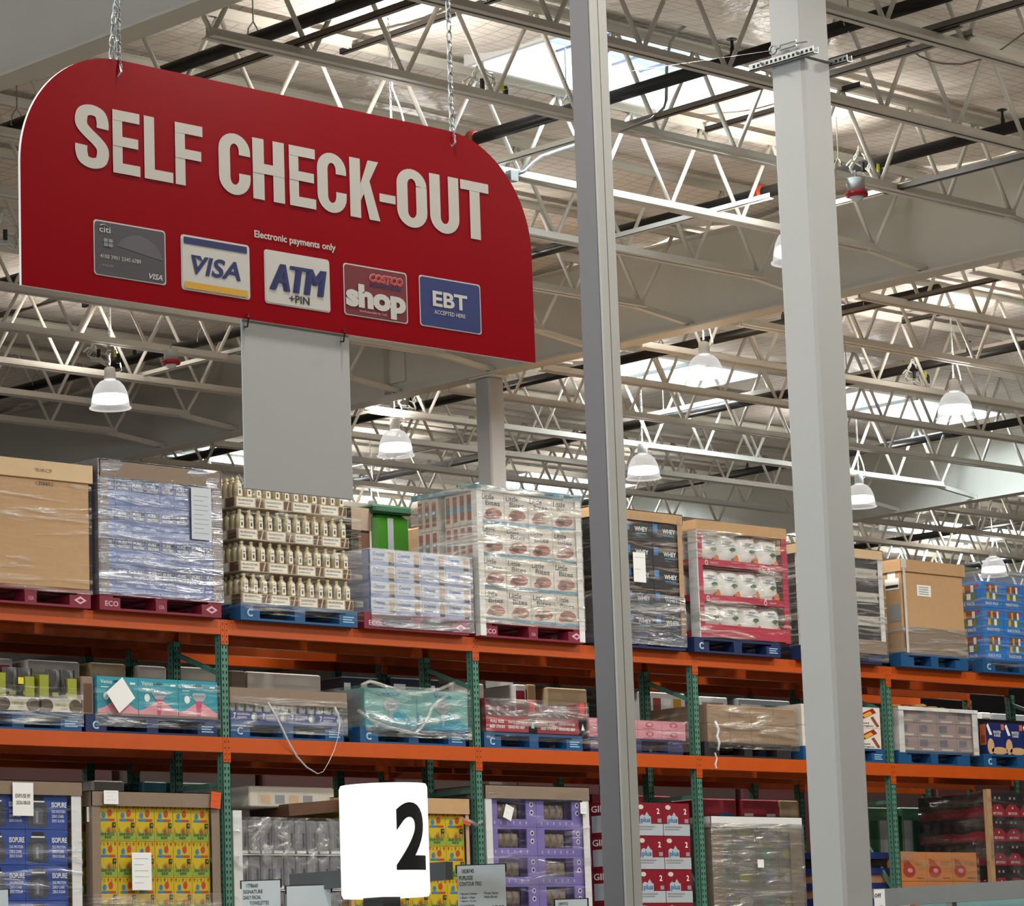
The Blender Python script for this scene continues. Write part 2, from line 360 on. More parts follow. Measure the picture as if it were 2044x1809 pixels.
# one more joist outside the frame carries the sign's chains
p = joist_proto(10.0, 'white open web roof joist above the red sign carrying its chains', False); p.location = (2.64, 9.0, 0)
# ---------------------------------------------------------------- sprinkler pipes
def pipe(x, y0, y1, label, r=.05, z=8.3):
    t = thing('sprinkler_pipe', label, 'pipe', (x, (y0 + y1) / 2, z), 'black sprinkler pipes')
    hl = (y1 - y0) / 2; MB().path([(0, -hl, 0), (0, hl, 0)], r, PIPE, n=14).build('pipe_run', t, smooth=True)
    y = y0 + .9; k = 0
    while y < y1:
        yy = y - (y0 + y1) / 2
        hg = MB(); hg.path([(0, yy, .5), (0, yy, .12)], .006, ZINC, n=6); hg.path([(.0, yy, .13), (.045, yy, .07), (r + .006, yy, 0), (0, yy, -r - .006), (-r - .006, yy, 0), (-.045, yy, .07), (0, yy, .13)], .006, ZINC, n=6)
        hg.build('clevis_hanger', t)
        if k % 2 == 0:
            sp = MB(); sp.lathe([(.02, .04), (.02, .09), (.012, .10), (.012, .15)], PIPE, n=8, c=(0, yy + 1.1, 0)); sp.lathe([(.04, .155), (.042, .16), (.015, .17)], PIPE, n=12, c=(0, yy + 1.1, 0)); sp.build('sprinkler_head', t)
        y += 2.8; k += 1
    return t
REDP = mat('orange red coupling', '#a23a1c', .5, var=.1)
pl = [(14.33, 13.4, 26, 'black sprinkler pipe crossing behind the top of the red sign'), (17.42, 13.4, 27, 'black sprinkler pipe running under the nearest skylight'), (20.6, 13.4, 29.5, 'black sprinkler pipe passing behind the red rimmed beacons'),
      (24.9, 19.5, 33, 'black sprinkler pipe just beyond the middle girder'), (27.9, 19.5, 33.5, 'black sprinkler pipe below the second skylight'), (31.7, 20.5, 33.5, 'black sprinkler pipe last before the far girder'),
      (35.6, 25, 40, 'black sprinkler pipe just beyond the far girder'), (38.6, 26, 42, 'black sprinkler pipe deep in the third bay'), (42, 27, 44, 'black sprinkler pipe at the back of the third bay')]
for x, a, e, l in pl: pipe(x, a, e, l)
for x, px, py in ((17.42, 945, 272), (20.6, 1518, 392)):
    q = onX(px, py, x); t_ = MB().lathe([(.058, -.04), (.075, -.02), (.075, .02), (.058, .04)], REDP, n=16, c=(0, 0, 0))
    o = t_.build('pipe_coupling'); o.location = (x, q[1], 8.3); o.rotation_euler = (math.radians(90), 0, 0)
    tag(o, 'orange red grooved coupling clamped on a black sprinkler pipe ' + ('beside the sign' if x < 18 else 'left of the white column'), 'coupling')
# ---------------------------------------------------------------- bridging angles and lamp struts (they run across the joists)
def across(pa, pb, z, label, ext=0.0, w=.045, hgt=.045, M=STRUT, name='bridging_angle'):
    a, e = onZ(*pa, z), onZ(*pb, z); x = (a[0] + e[0]) / 2; y0, y1 = sorted((a[1], e[1])); y0 -= ext; y1 += ext
    s = MB(); s.box(-w / 2, w / 2, 0, y1 - y0, 0, .005, M); s.box(-w / 2, -w / 2 + .005, 0, y1 - y0, 0, hgt, M)
    o = s.build(name, loc=(x, y0, z)); tag(o, label, 'brace' if name != 'lamp_strut' else 'strut', 'bridging angles across the joists' if name != 'lamp_strut' else 'struts the lamps hang from'); return o
DKS = mat('dark strut channel', '#3a3530', .5, .3, var=.15)
across((400, 150), (880, 2), 8.04, 'brown bridging angle rising from the sign toward the top of frame', .2)
across((1655, 131), (1873, 67), 8.04, 'brown bridging angle right of the white column near the top', .2)
across((1655, 157), (1920, 77), 8.06, 'grey bridging angle with a hanging cable loop at top right', .1, M=ZINC)
across((1900, 50), (2044, 12), 8.05, 'brown bridging angle in the top right corner', .3)
across((1270, 250), (1530, 175), 8.04, 'brown bridging angle below the nearest skylight', .1)
across((1040, 315), (1145, 285), 8.04, 'pale bridging angle right of the sign under the pipe', .3, M=STEELW)
across((1225, 480), (1500, 405), 8.03, 'pale bridging angle crossing in front of the middle girder', .2, M=STEELW)
across((1660, 410), (1820, 375), 8.03, 'pale bridging angle below the red beacon at right', .05, M=STEELW)
across((1815, 371), (2025, 326), 7.985, 'brown bridging angle right of the red beacon', .3)
across((1660, 632), (2044, 552), 8.03, 'long dark bridging angle just beyond the middle girder', .3)
across((305, 747), (435, 715), 8.03, 'white bridging angle right of the lamp at left', .45, M=STEELW)
across((0, 635), (120, 598), 8.75, 'dark bridging angle at far left below the sign', .2)
across((690, 106), (990, 3), 8.70, 'dark strut channel with the lamp chain behind the sign', .05, .042, .042, DKS, 'lamp_strut')
across((1410, 262), (1540, 228), 8.70, 'dark strut channel ending left of the white column', .1, .042, .042, DKS, 'lamp_strut')
across((1675, 183), (1722, 176), 8.70, 'short dark strut channel right of the white column', .02, .042, .042, DKS, 'lamp_strut')
across((1800, 645), (1905, 626), 8.70, 'dark strut channel above the lamp at right', .05, .042, .042, DKS, 'lamp_strut')
across((170, 612), (195, 607), 8.70, 'short dark strut channel above the left lamp', .05, .042, .042, DKS, 'lamp_strut')
for (pa, pb, l) in (((702, 932), (880, 893), 'long pale conduit over the pantry pallets left of centre'), ((1244, 843), (1500, 795), 'long pale conduit crossing below the lamp in the second bay'), ((1690, 762), (1975, 695), 'long grey conduit above the cable coil at right'), ((1680, 905), (1980, 860), 'pale conduit behind the right lamp')):
    across(pa, pb, 8.36, l.replace('pantry', 'stacked'), .5, .06, .06, STEELW, 'conduit')
for x_, ya_, yb_, l_ in ((27.22, 24.85, 26.2, 'grey lamp strut under the second skylight'), (31.19, 24.85, 26.2, 'grey lamp strut under the third skylight')):
    o = MB().box(-.021, .021, 0, yb_ - ya_, 0, .04, ZINC).build('lamp_strut', loc=(x_, ya_, 8.686)); tag(o, l_, 'strut', 'struts the lamps hang from')
# bent grey conduits
def conduit(pts, label, r=.012):
    o = MB().path(pts, r, ZINC, n=8).build('bent_conduit', smooth=True); tag(o, label, 'conduit')
P0 = onY(1340, 90, 16.3)
conduit([onY(x, y, 16.2) for x, y in ((1410, 20), (1380, 45), (1352, 62), (1338, 85), (1331, 120), (1330, 200), (1325, 215), (1300, 238), (1240, 262))], 'bent grey conduit dropping in front of the nearest skylight')
conduit([onY(x, y, 17.8) for x, y in ((1018, 352), (1045, 342), (1062, 325), (1080, 312), (1150, 288))], 'bent grey conduit beside the right shoulder of the sign', .016)
q = onY(1022, 352, 17.8); o = MB().box(-.04, .04, -.03, .03, -.04, .04, ZINC).build('junction_box', loc=q); tag(o, 'small grey junction box beside the sign shoulder', 'box')
# ---------------------------------------------------------------- pendant lamps
def dome_mat():
    M = bpy.data.materials.new('prismatic lamp dome'); M.use_nodes = True; nt = M.node_tree; nt.nodes.clear(); N = nt.nodes.new; L = nt.links.new
    out = N('ShaderNodeOutputMaterial'); tr = N('ShaderNodeBsdfTransparent'); em = N('ShaderNodeEmission'); em.inputs['Color'].default_value = (1, .97, .93, 1); em.inputs['Strength'].default_value = .72
    lw = N('ShaderNodeLayerWeight'); lw.inputs[0].default_value = .35; mr = N('ShaderNodeMapRange'); mr.inputs['To Min'].default_value = .45; mr.inputs['To Max'].default_value = 1.0
    L(lw.outputs['Facing'], mr.inputs['Value']); mx = N('ShaderNodeMixShader'); L(mr.outputs[0], mx.inputs[0]); L(tr.outputs[0], mx.inputs[1]); L(em.outputs[0], mx.inputs[2]); L(mx.outputs[0], out.inputs[0])
    return M
DOME = dome_mat(); LED = mat('led light engine', '#fff6ea', .5, var=0, emit=8.0); HOUS = mat('lamp housing grey', '#b9b9b6', .5, var=.03)
def lamp_proto():
    t = thing('pendant_lamp', 'x', 'lamp', (0, 0, 7.5), 'high bay pendant lamps')
    d = MB(); d.lathe([(.198, .0), (.190, .012), (.186, .05), (.180, .10), (.166, .16), (.138, .22), (.10, .262), (.05, .285), (.045, .287)], DOME, n=36, cap=False); d.build('dome', t, smooth=True)
    r_ = MB(); r_.lathe([(.190, .012), (.207, .004), (.207, -.004), (.190, -.002)], DOME, n=36, cap=False); r_.build('rim', t, smooth=True)
    MB().lathe([(.03, .13), (.165, .125), (.178, .085), (.178, .065), (.16, .06)], LED, n=28).build('led_engine', t, smooth=True)
    MB().lathe([(.055, .283), (.058, .29), (.052, .40), (.03, .41)], HOUS, n=18).build('housing', t, smooth=True)
    c = MB(); z = .41; k = 0
    while z < 1.36:
        pts = [(.008 * math.cos(a) * (1 if k % 2 else 0), .008 * math.cos(a) * (0 if k % 2 else 1), z + .018 + .024 * math.sin(a)) for a in np.linspace(0, 2 * math.pi, 9)[:-1]]
        c.path(pts, .0028, ZINC, n=4, closed=True); z += .038; k += 1
    c.build('chain', t)
    cb = MB(); cb.path([(.03, 0, .38), (.10, .02, .36), (.17, .03, .40), (.13, .03, .55), (.04, .02, .7), (.02, .01, 1.1)], .006, WHITE, n=5); cb.build('cable', t, smooth=True)
    l = bpy.data.lights.new('lamp_light', 'AREA'); l.shape = 'DISK'; l.size = .34; l.energy = LAMP_W; l.color = (1, .95, .88)
    o = bpy.data.objects.new('lamp_light', l); o.location = (0, 0, -.012); COL.objects.link(o); o.parent = t
    l = bpy.data.lights.new('lamp_uplight', 'AREA'); l.shape = 'DISK'; l.size = .36; l.energy = LAMP_W * .27; l.color = (1, .95, .88)
    o = bpy.data.objects.new('lamp_uplight', l); o.location = (0, 0, .43); o.rotation_euler = (math.pi, 0, 0); COL.objects.link(o); o.parent = t
    return t
LP = [(15.65, 17.15, 'lit pendant lamp peeking over the top of the red sign'), (20.13, 17.21, 'lit pendant lamp half hidden behind the white column at right'), (19.6, 21.2, 'lit pendant lamp hidden behind the lower edge of the red sign'),
      (19.44, 25.5, 'lit pendant lamp hanging below the left half of the red sign'), (23.45, 21.28, 'lit pendant lamp below the middle girder between the two posts'), (23.73, 26.09, 'lit pendant lamp beside the blank grey sign panel'),
      (27.22, 25.72, 'lit pendant lamp just right of the slim grey post'), (27.17, 21.15, 'lit pendant lamp at upper right in front of a skylight'), (31.19, 25.83, 'lit pendant lamp against the right edge of the white column'),
      (38.26, 29.25, 'small lit pendant lamp above the blue snack cartons at far right'), (27.4, 30.6, 'pendant lamp mostly hidden behind the stacked pallets at centre')]
for x in (3.8, 7.8, 11.7, 19.6, 23.5, 27.3): LP.append((x, 12.7, None))
for x in (3.8, 7.8, 11.7, 15.6, 19.6, 23.5): LP.append((x, 8.3, None))
for x in (3.8, 7.8): LP.append((x, 17.1, None)); LP.append((x, 21.3, None)); LP.append((x, 25.7, None))
for x in (7.8, 11.7, 15.6): LP.append((x, 4, None))
for x, y in ((23.5, 17.1), (27.3, 17.1), (31.2, 21.2), (35.1, 25.7), (31.2, 30.2), (35.1, 30.2), (38.8, 33.6), (31.2, 34.6), (42.5, 33.6)): LP.append((x, y, None))
lp = lamp_proto(); nl = 0
for i, (x, y, l) in enumerate(LP):
    if l is None: nl += 1; l = 'lit pendant lamp of the hall outside the view'
    if i == 0: lp.location = (x, y, 7.5); lp['label'] = l
    else: dup(lp, (x, y, 7.5), l)
# ---------------------------------------------------------------- beacons and cable coils
LENS = mat('clear lens', '#e9ecec', .1, var=0, spec=.8); REDB = mat('beacon red', '#b01020', .35, var=.03); YTAG = mat('yellow tag', '#d8d21e', .6, var=.03); BLK = mat('black rubber', '#161616', .5, var=.05); CABLE = mat('white cable', '#d6d5cc', .5, var=.03)
for x, y, z, l in ((19.84, 16.3, 7.84, 'red rimmed beacon hanging under a joist right of the white column'), (19.65, 24.8, 7.86, 'red rimmed beacon above the left pendant lamp')):
    t = thing('beacon_light', l, 'beacon', (x, y, z), 'red rimmed beacons')
    MB().lathe([(.07, .02), (.07, .13)], HOUS, n=20).build('housing', t, smooth=True)
    MB().lathe([(.06, -.02), (.088, -.015), (.092, .0), (.088, .02), (.06, .028)], REDB, n=24).build('red_rim', t, smooth=True)
    MB().lathe([(.012, -.06), (.045, -.045), (.06, -.018)], LENS, n=16).build('lens', t, smooth=True)
    MB().path([(0, 0, .13), (0, 0, .2)], .008, ZINC).build('stem', t)
random.seed(3)
for px, py, Y, l in ((200, 702, 24.95, 'white cable coil with a black plug above the left pendant lamp'), (965, 165, 16.5, 'grey cable coil with plugs on the joist beside the sign chain'), (1722, 330, 16.5, 'grey cable coil behind the red beacon at right'),
                     (1825, 745, 22.1, 'white cable coil with a yellow tag beside the right lamp'), (15, 465, 20.85, 'white cable coil at the left edge of the sign'), (815, 798, 26.3, 'pale cable coil beside the lamp near the blank panel')):
    q = onY(px, py, Y); t = thing('cable_coil', l, 'cable', q, 'cable coils on the joists')
    pts = []
    for i in range(44):
        a = i * .43; rr = .115 + .03 * math.sin(i * 1.7); pts.append((rr * math.cos(a), .03 * math.sin(i * .9), rr * math.sin(a) + .02 * math.sin(i * .31)))
    pts += [(-.14, 0, .02), (-.2, 0, -.03)]
    MB().path(pts, .009, CABLE, n=5).build('cable', t, smooth=True)
    MB().lathe([(.012, -.05), (.022, -.045), (.022, .03), (.012, .05)], BLK, n=10, c=(.19, -.03, -.05)).build('plug', t)
    MB().box(.14, .17, -.035, -.03, -.04, .03, YTAG).build('yellow_tag', t)
    MB().lathe([(.018, -.04), (.018, .04)], BLK, n=10, c=(-.05, -.04, -.03)).build('connector', t)
t_ = MB().path([onY(x, y, 14.5) for x, y in ((1812, 92), (1835, 112), (1860, 122), (1882, 127), (1920, 128), (1960, 118), (2000, 98), (2044, 66))], .007, STRUT, n=6).build('loose_cable', smooth=True)
tag(t_, 'thin grey cable sagging below the roof at upper right', 'cable')
# ================================================================== RACKS
YF = 20.544            # front faces of the first rack
UX = [16.766 + 2.773 * k for k in range(-1, 5)]
ROWS = [(YF, .68, 'front rack'), (21.72, .68, 'rear rack')]
LV = [2.0, 3.79, 4.735]
LN = ['lowest', 'middle', 'top']
def post(mb, x, y, s=1):
    """perforated upright: an open channel 76 mm wide"""
    mb.box(x - .038, x + .038, y, y + .004, 0, 4.62, GREEN)
    mb.box(x - .038, x - .034, y, y + .07, 0, 4.62, GREEN); mb.box(x + .034, x + .038, y, y + .07, 0, 4.62, GREEN)
    z = 1.9
    while z < 4.6:
        for dx in (-.017, .017):
            e = y - .0012
            mb.poly([(x + dx - .0075, e, z + .008), (x + dx - .004, e, z - .014), (x + dx + .004, e, z - .014), (x + dx + .0075, e, z + .008), (x + dx, e, z + .014)], HOLE)
        mb.poly([(x - .0392, y + .035 - .006, z + .01), (x - .0392, y + .035 - .003, z - .012), (x - .0392, y + .035 + .003, z - .012), (x - .0392, y + .035 + .006, z + .01)], HOLE)
        z += .0513
UPN = ['leftmost out of view', 'left', 'centre', 'middle between the slim post and white column', 'right', 'rightmost']
for ri, (y, d, rn) in enumerate(ROWS):
    for k, x in enumerate(UX):
        if ri == 0: lab = f'green perforated upright frame of the {rn}, ' + ['beyond the left edge', 'by the yellow candy pallet', 'left of the purple cartons', 'right of the red carton stack', 'right of the white column', 'beyond the right edge'][k]
        else: lab = f'dark green upright frame of the {rn} behind, {OR[k]} from the left'
        t = thing('upright_frame', lab, 'rack frame', (0, 0, 0), 'rack upright frames')
        q = MB(); post(q, x, y); q.build('front_post', t)
        q = MB(); post(q, x, y + d - .07); q.build('rear_post', t)
        for j, (za, zb) in enumerate(((4.30, 4.52), (3.30, 2.55), (2.45, 2.45), (3.42, 3.42))):
            q = MB(); q.bar((x, y + .05, za if j != 1 else 2.55), (x, y + d - .05, zb if j != 1 else 3.40), .03, .035, GREEN); q.build('brace', t)
for ri, (y, d, rn) in enumerate(ROWS):
    for li, z in enumerate(LV):
        for k in range(5):
            for face in (0, 1):
                if li == 0 and (face or ri): continue
                x0, x1 = UX[k] + .0385, UX[k + 1] - .0385; yy = y if not face else y + d
                s = 1 if not face else -1; ya = yy - .006 * s
                t = thing('rack_beam', f"orange {LN[li]} level beam, {'front' if not face else 'back'} of the {rn}, {OR[k]} bay from the left", 'rack beam', (x0, yy, z), 'orange rack beams')
                q = MB(); a, e = (-.006, .05) if not face else (-.05, .006)
                q.box(0, x1 - x0, a, e, -.12, 0, ORANGE); q.build('beam', t)
                for cx_ in (-.038, x1 - x0):
                    q = MB(); a2, e2 = (-.008, -.001) if not face else (.001, .008)
                    q.box(cx_ + .001, cx_ + .037, a2, e2, -.20, .0, ORANGE)
                    for hz in (-.035, -.085, -.135, -.18): q.de('f', (0, a2, 0), cx_ + .019, hz, .005, .008, HOLE, e=.0008, n=8)
                    q.build('connector', t)
# ---------------------------------------------------------------- pallets
def pallet(x0, z, M, label, y0=None, w=1.19, marks=None, d=.98, LM=None):
    y0 = YP if y0 is None else y0
    t = thing('pallet', label, 'pallet', (x0, y0, z), 'pallets on the racks')
    q = MB()
    for k in range(7): q.box(0, w, k * (d - .1) / 6, k * (d - .1) / 6 + .1, .115, .137, M)
    q.box(0, .13, 0, d, .098, .115, M); q.box(w / 2 - .06, w / 2 + .06, 0, d, .098, .115, M); q.box(w - .13, w, 0, d, .098, .115, M); q.build('top_deck', t)
    for bx, bw in ((0, .2), (w / 2 - .055, .11), (w - .2, .2)):
        for by in (0, d / 2 - .07, d - .14):
            q = MB(); q.box(bx, bx + bw, by, by + .14, .018, .098, M)
            if by == 0 and marks:
                LMm = LM or PLOGO
                if marks == 'eco' and bx == 0: q.dt('f', (bx, by, 0), 'ECO', .05, .03, .13, .042, LMm, .02); 
                if marks == 'eco' and bx > .1 and bx < w * .7: q.dt('f', (bx, by, 0), 'USA', .03, .035, .05, .03, LMm, .0)
                if marks == 'eco' and bx > w * .7: q.dp('f', (bx, by, 0), [(.04, .058), (.10, .09), (.16, .058), (.10, .028)], LMm); q.dp('f', (bx, by, 0), [(.07, .058), (.10, .072), (.13, .058), (.10, .044)], M, e=.003)
                if marks == 'c' and bx == 0: q.path([(bx + .10 + .028 * math.cos(a), -.001, .058 + .026 * math.sin(a)) for a in np.linspace(.8, 5.5, 12)], .008, LMm, n=6)
                if marks == 'c' and bx > w * .7:
                    for r_ in range(3): q.dq('f', (bx, by, 0), .04, .035 + r_ * .02, .16 - .02 * (r_ % 2), .044 + r_ * .02, LMm)
            q.build('block', t)
    for by in (0, d / 2 - .06, d - .12):
        q = MB(); q.box(0, w, by, by + .12, 0, .018, M); q.build('bottom_board', t)
    return t
def wrap(x0, x1, y0, y1, z0, z1, label, M=None, e=.012, amp=.010, top=True, seed=0):
    """loose film round a load: four sides and a top, with creases"""
    M = M or FILM; nu, nz = 22, 26; q = MB(); zc = lambda k: z0 + (z1 - z0) * k / nz
    def nz_(p): return amp * (noise.noise((p[0] * 1.6 + seed, p[1] * 1.6, p[2] * 9)) + .5 * noise.noise((p[0] * 5, p[1] * 5 + seed, p[2] * 22)))
    for (ax, ay, bx, by, nx, ny_) in ((x0 - e, y0 - e, x1 + e, y0 - e, 0, -1), (x0 - e, y1 + e, x0 - e, y0 - e, -1, 0), (x1 + e, y0 - e, x1 + e, y1 + e, 1, 0)):
        vs = []
        for k in range(nz + 1):
            for i in range(nu + 1):
                p = (ax + (bx - ax) * i / nu, ay + (by - ay) * i / nu, zc(k)); o = abs(nz_(p)) * (0 if i in (0, nu) else 1)
                vs.append((p[0] + nx * o, p[1] + ny_ * o, p[2]))
        q.add(vs, [(k * (nu + 1) + i, k * (nu + 1) + i + 1, (k + 1) * (nu + 1) + i + 1, (k + 1) * (nu + 1) + i) for k in range(nz) for i in range(nu)], M)
    if top: q.poly([(x0 - e, y0 - e, z1 + .002), (x1 + e, y0 - e, z1 + .002), (x1 + e, y1 + e, z1 + .002), (x0 - e, y1 + e, z1 + .002)], M)
    o = q.build('stretch_wrap', smooth=True); tag(o, label, 'plastic wrap'); return o
def rect(px0, py0, px1, py1, Y):
    a, e = onY(px0, py1, Y), onY(px1, py1, Y); c = onY(px0, py0, Y); return a[0], e[0], c[2]
def stack(mesh_mb, name, cat, desc, x0, y0, z0, nx, nz, dx, dz, group, dy=0, ny=1, stagger=0.0, skip=(), where=''):
    """a wall of equal cases, each an object of its own"""
    proto = None
    for k in range(nz):
        for j in range(ny):
            for i in range(nx):
                if (i, k) in skip: continue
                loc = (x0 + i * dx + (stagger if k % 2 else 0), y0 + j * dy, z0 + k * dz)
                row = '' if nz == 1 else (f', {OR[nz - 1 - k]} tier down' if nz - 1 - k else ', top tier')
                lab = f'{desc}, {OR[i]} from the left{row}' + (f', {OR[j]} deep' if ny > 1 else '') + (f' {where}' if where else '')
                if proto is None: proto = mesh_mb.build(name, loc=loc); tag(proto, lab, cat, group)
                else: dup(proto, loc, lab)
YP = YF - .09          # faces of loads that overhang the front beam
Z3, Z2 = 4.735, 3.79
def cap(x0, x1, y0, y1, z, h, M, label, e=.015, name='carton_cover'):
    t = MB(); t.box(x0 - e, x1 + e, y0 - e, y1 + e, z, z + .006, M)
    for a in ((x0 - e, x1 + e, y0 - e, y0 - e + .006), (x0 - e, x1 + e, y1 + e - .006, y1 + e), (x0 - e, x0 - e + .006, y0 - e, y1 + e), (x1 + e - .006, x1 + e, y0 - e, y1 + e)): t.box(*a, z - h, z + .006, M)
    o = t.build(name); tag(o, label, 'cover'); return o
def posts(x0, x1, y0, z0, z1, M, where, w=.07, both=True, name='corner_board'):
    for s_, x in (('left', x0), ('right', x1)):
        if s_ == 'right' and not both: continue
        q = MB(); sg = 1 if s_ == 'left' else -1
        q.box(min(x, x + sg * w), max(x, x + sg * w), y0 - .006, y0, z0, z1, M); q.box(min(x, x - sg * .006), max(x, x - sg * .006), y0 - .006, y0 + w, z0, z1, M)
        o = q.build(name); tag(o, f'upright edge board on the {s_} corner of {where}', 'edge board')
def sheet(px, py, w, h, Y, label, M=None, lines=5, rot=0.0, M2=None, txt=None):
    """paper label stuck on a load"""
    q_ = onY(px, py, Y); q = MB(); M = M or WHITE; q.box(0, w, -.0008, 0, -h, 0, M)
    for k in range(lines): q.dq('f', (0, -.0008, 0), w * .12, -h * (.16 + .8 * k / max(lines, 1)) - h * .012, w * (.85 - .25 * (k % 3 == 1)), -h * (.16 + .8 * k / max(lines, 1)), M2 or GREYI, e=.0006)
    if txt:
        for (s, u, v, ww, hh) in txt: q.dt('f', (0, -.0008, 0), s, u, v, ww, hh, INK, .01, e=.0012)
    o = q.build('paper_label', loc=(q_[0], Y, q_[2])); o.rotation_euler = (0, rot, 0); tag(o, label, 'label'); return o
# ================================================================== TOP LEVEL LOADS
# T1 tall brown carton at the left edge
x0, x1, zt = rect(-62, 905, 181, 1192, YP); zb = Z3 + .137
pallet(x0, Z3, PRED, 'red pallet under the tall brown carton at the far left of the top level', marks='eco', w=x1 - x0)
t = thing('shipping_carton', 'tall plain brown carton at the left end of the top level', 'carton', (x0, YP, zb))
q = MB(); q.cbox(0, x1 - x0, 0, .95, 0, zt - zb - .02, .012, CARD)
for k in range(2): q.dt('f', (0, 0, 0), ('035845', '70410')[k], .62 + .03 * k, zt - zb - .19 - .42 * k * 0, .14, .03, CARDD)
q.build('body', t)
q = MB(); w_ = x1 - x0; q.box(-.02, w_ + .02, -.02, .97, zt - zb - .14, zt - zb, CARDP); q.dt('f', (0, -.02, 0), '70U40-C29', .6, zt - zb - .09, .16, .028, CARDD); q.build('lid', t)
wrap(x0, x1, YP, YP + .95, zb - .03, zt - .16, 'clear wrap stretched round the tall brown carton at far left', film('faint stretch film', '#d8c8b0', base=.03, peak=.55, sx=1.2, sz=14), seed=1)
# T2 wrapped pallet of blue protein bar cases
x0, x1, zt = rect(203, 918, 441, 1200, YP)
pallet(x0 - .02, Z3, PRED, 'red pallet marked ECO under the wrapped blue protein cases', marks='eco', w=1.21)
BLU = mat('protein case blue', '#5d74ad', .5, var=.08); BLU2 = mat('protein case deep blue', '#2f3e6b', .5, var=.06)
n, nk = 8, 4; dx = (x1 - x0 - .02) / n; dz = (zt - .12 - zb) / nk
q = MB(); q.box(.002, dx - .002, 0, .9, 0, dz - .003, BLU); q.dq('f', (0, 0, 0), .006, dz * .52, dx - .006, dz - .03, BLU2)
q.dt('f', (0, 0, 0), 'PURE', .022, dz * .70, dx * .55, .024, WHITE, .02); q.dt('f', (0, 0, 0), 'PROTEIN', .022, dz * .56, dx * .70, .022, WHITE, .02); q.dq('f', (0, 0, 0), dx * .76, dz * .74, dx * .92, dz * .88, WHITE); q.dp('f', (0, 0, 0), [(dx * (.5 + .22 * math.cos(a)), dz * (.24 + .10 * math.sin(a))) for a in np.linspace(0, math.pi, 10)], mat('protein grey arc', '#a9b2cc', .5))
stack(q, 'snack_case', 'case', 'blue protein bar case under wrap', x0 + .01, YP + .01, zb, n, nk, dx, dz, 'blue protein bar cases')
cap(x0, x1, YP, YP + .95, zt, .13, CARDD, 'grey brown carton lid over the wrapped blue protein cases')
posts(x0, x1, YP, zb, zt - .13, CARDD, 'the blue protein case pallet')
wrap(x0 - .02, x1 + .01, YP, YP + .95, zb - .02, zt + .01, 'hazy wrap round the blue protein case pallet', FILMB, seed=5)
sheet(381, 972, .205, .42, YP - .028, 'white shipping label with barcode on the wrapped blue pallet', lines=9, M=mat('label grey', '#bfc4c9', .6))
# T3 shampoo bottles in trays
X0 = onY(481, 1250, YP)[0]; X1 = onY(714, 1250, YP)[0]
pallet(X0 - .0, Z3, PBLUE, 'blue pallet under the trays of gold capped bottles', marks='c', w=X1 - X0, LM=BLOGO, y0=YP)
TAN = mat('tray tan print', '#c2af8e', .55, var=.08); BRN = mat('tray brown hair print', '#5a3d2a', .5, var=.1); CRM = mat('bottle cream label', '#e4dfd0', .4, var=.03); GOLD = mat('bottle gold', '#bcae86', .28, .25, var=.06)
tw, th, tierh = (X1 - X0 - .06) / 4, .085, .262
q = MB(); q.box(.003, tw - .003, 0, .44, 0, th, TAN); q.dq('f', (0, 0, 0), tw * .70, .006, tw * .97, th - .006, BRN)
q.dp('f', (0, 0, 0), [(tw * .78, .006), (tw * .83, .006), (tw * .90, th - .006), (tw * .86, th - .006)], TAN, e=.0025)
q.dq('f', (0, 0, 0), tw * .04, .008, tw * .66, th - .008, CRM); q.dt('f', (0, 0, 0), 'PRO-PROTECTION', tw * .08, th * .56, tw * .52, .018, BRN, .01); q.dt('f', (0, 0, 0), 'SHAMPOO DUO', tw * .08, th * .24, tw * .42, .014, BRN, .0)
q.dq('l', (0, 0, 0), -.43, .008, -.15, th - .008, CRM); q.dq('l', (0, 0, 0), -.13, .006, -.02, th - .006, BRN)
trayq = q
b0 = MB(); b0.lathe([(.030, 0), (.037, .006), (.038, .10), (.034, .122), (.017, .134), (.015, .145), (.017, .147), (.017, .166), (.007, .168), (.007, .178)], GOLD, n=12)
b0.v = [(x, y * .8, z) for x, y, z in b0.v]
b0.dq('f', (0, -.0312, 0), -.021, .010, .021, .110, CRM, e=.0); b0.dq('f', (0, -.0312, 0), -.009, .028, .009, .058, BRN, e=.001); b0.dq('f', (0, -.0312, 0), -.014, .074, .014, .084, GREYI, e=.001)
pb = None; pt = None; skew = [.075, .045, .02, 0]
for k in range(4):
    zz = zb + k * tierh; sh = .0 - k * .012
    tn = OR[3 - k]
    for i in range(4):
        loc = (X0 + .03 + i * tw + sh, YP + .012 + .004 * k, zz); lab = f'tan shampoo tray with hair print, {OR[i]} from the left, {tn} tier down'
        if pt is None: pt = trayq.build('bottle_tray', loc=loc); tag(pt, lab, 'tray', 'shampoo trays')
        else: dup(pt, loc, lab)
    nb = 12
    for i in range(nb):
        loc = (X0 + .03 + sh + tw * 4 * (i + .5) / nb, YP + .05 + .004 * k, zz + th - .004); lab = f'gold capped shampoo bottle, front row, {OR[i]} from the left, {tn} tier down'
        if pb is None: pb = b0.build('shampoo_bottle', loc=loc, smooth=True); tag(pb, lab, 'bottle', 'gold capped shampoo bottles')
        else: dup(pb, loc, lab)
    for j in range(5):
        dup(pb, (X0 + .03 + sh + tw * 2 / nb, YP + .05 + .075 * (j + 1), zz + th - .004), f'gold capped shampoo bottle, left side row, {OR[j + 1]} from the front, {tn} tier down')
    q = MB(); q.box(0, 4 * tw, 0, .45, 0, .004, CARD); o = q.build('tier_sheet', loc=(X0 + .03 + sh, YP + .46, zz)); tag(o, f'cardboard tier sheet among the shampoo trays, {tn} tier down', 'sheet')
zz = zb + 4 * tierh
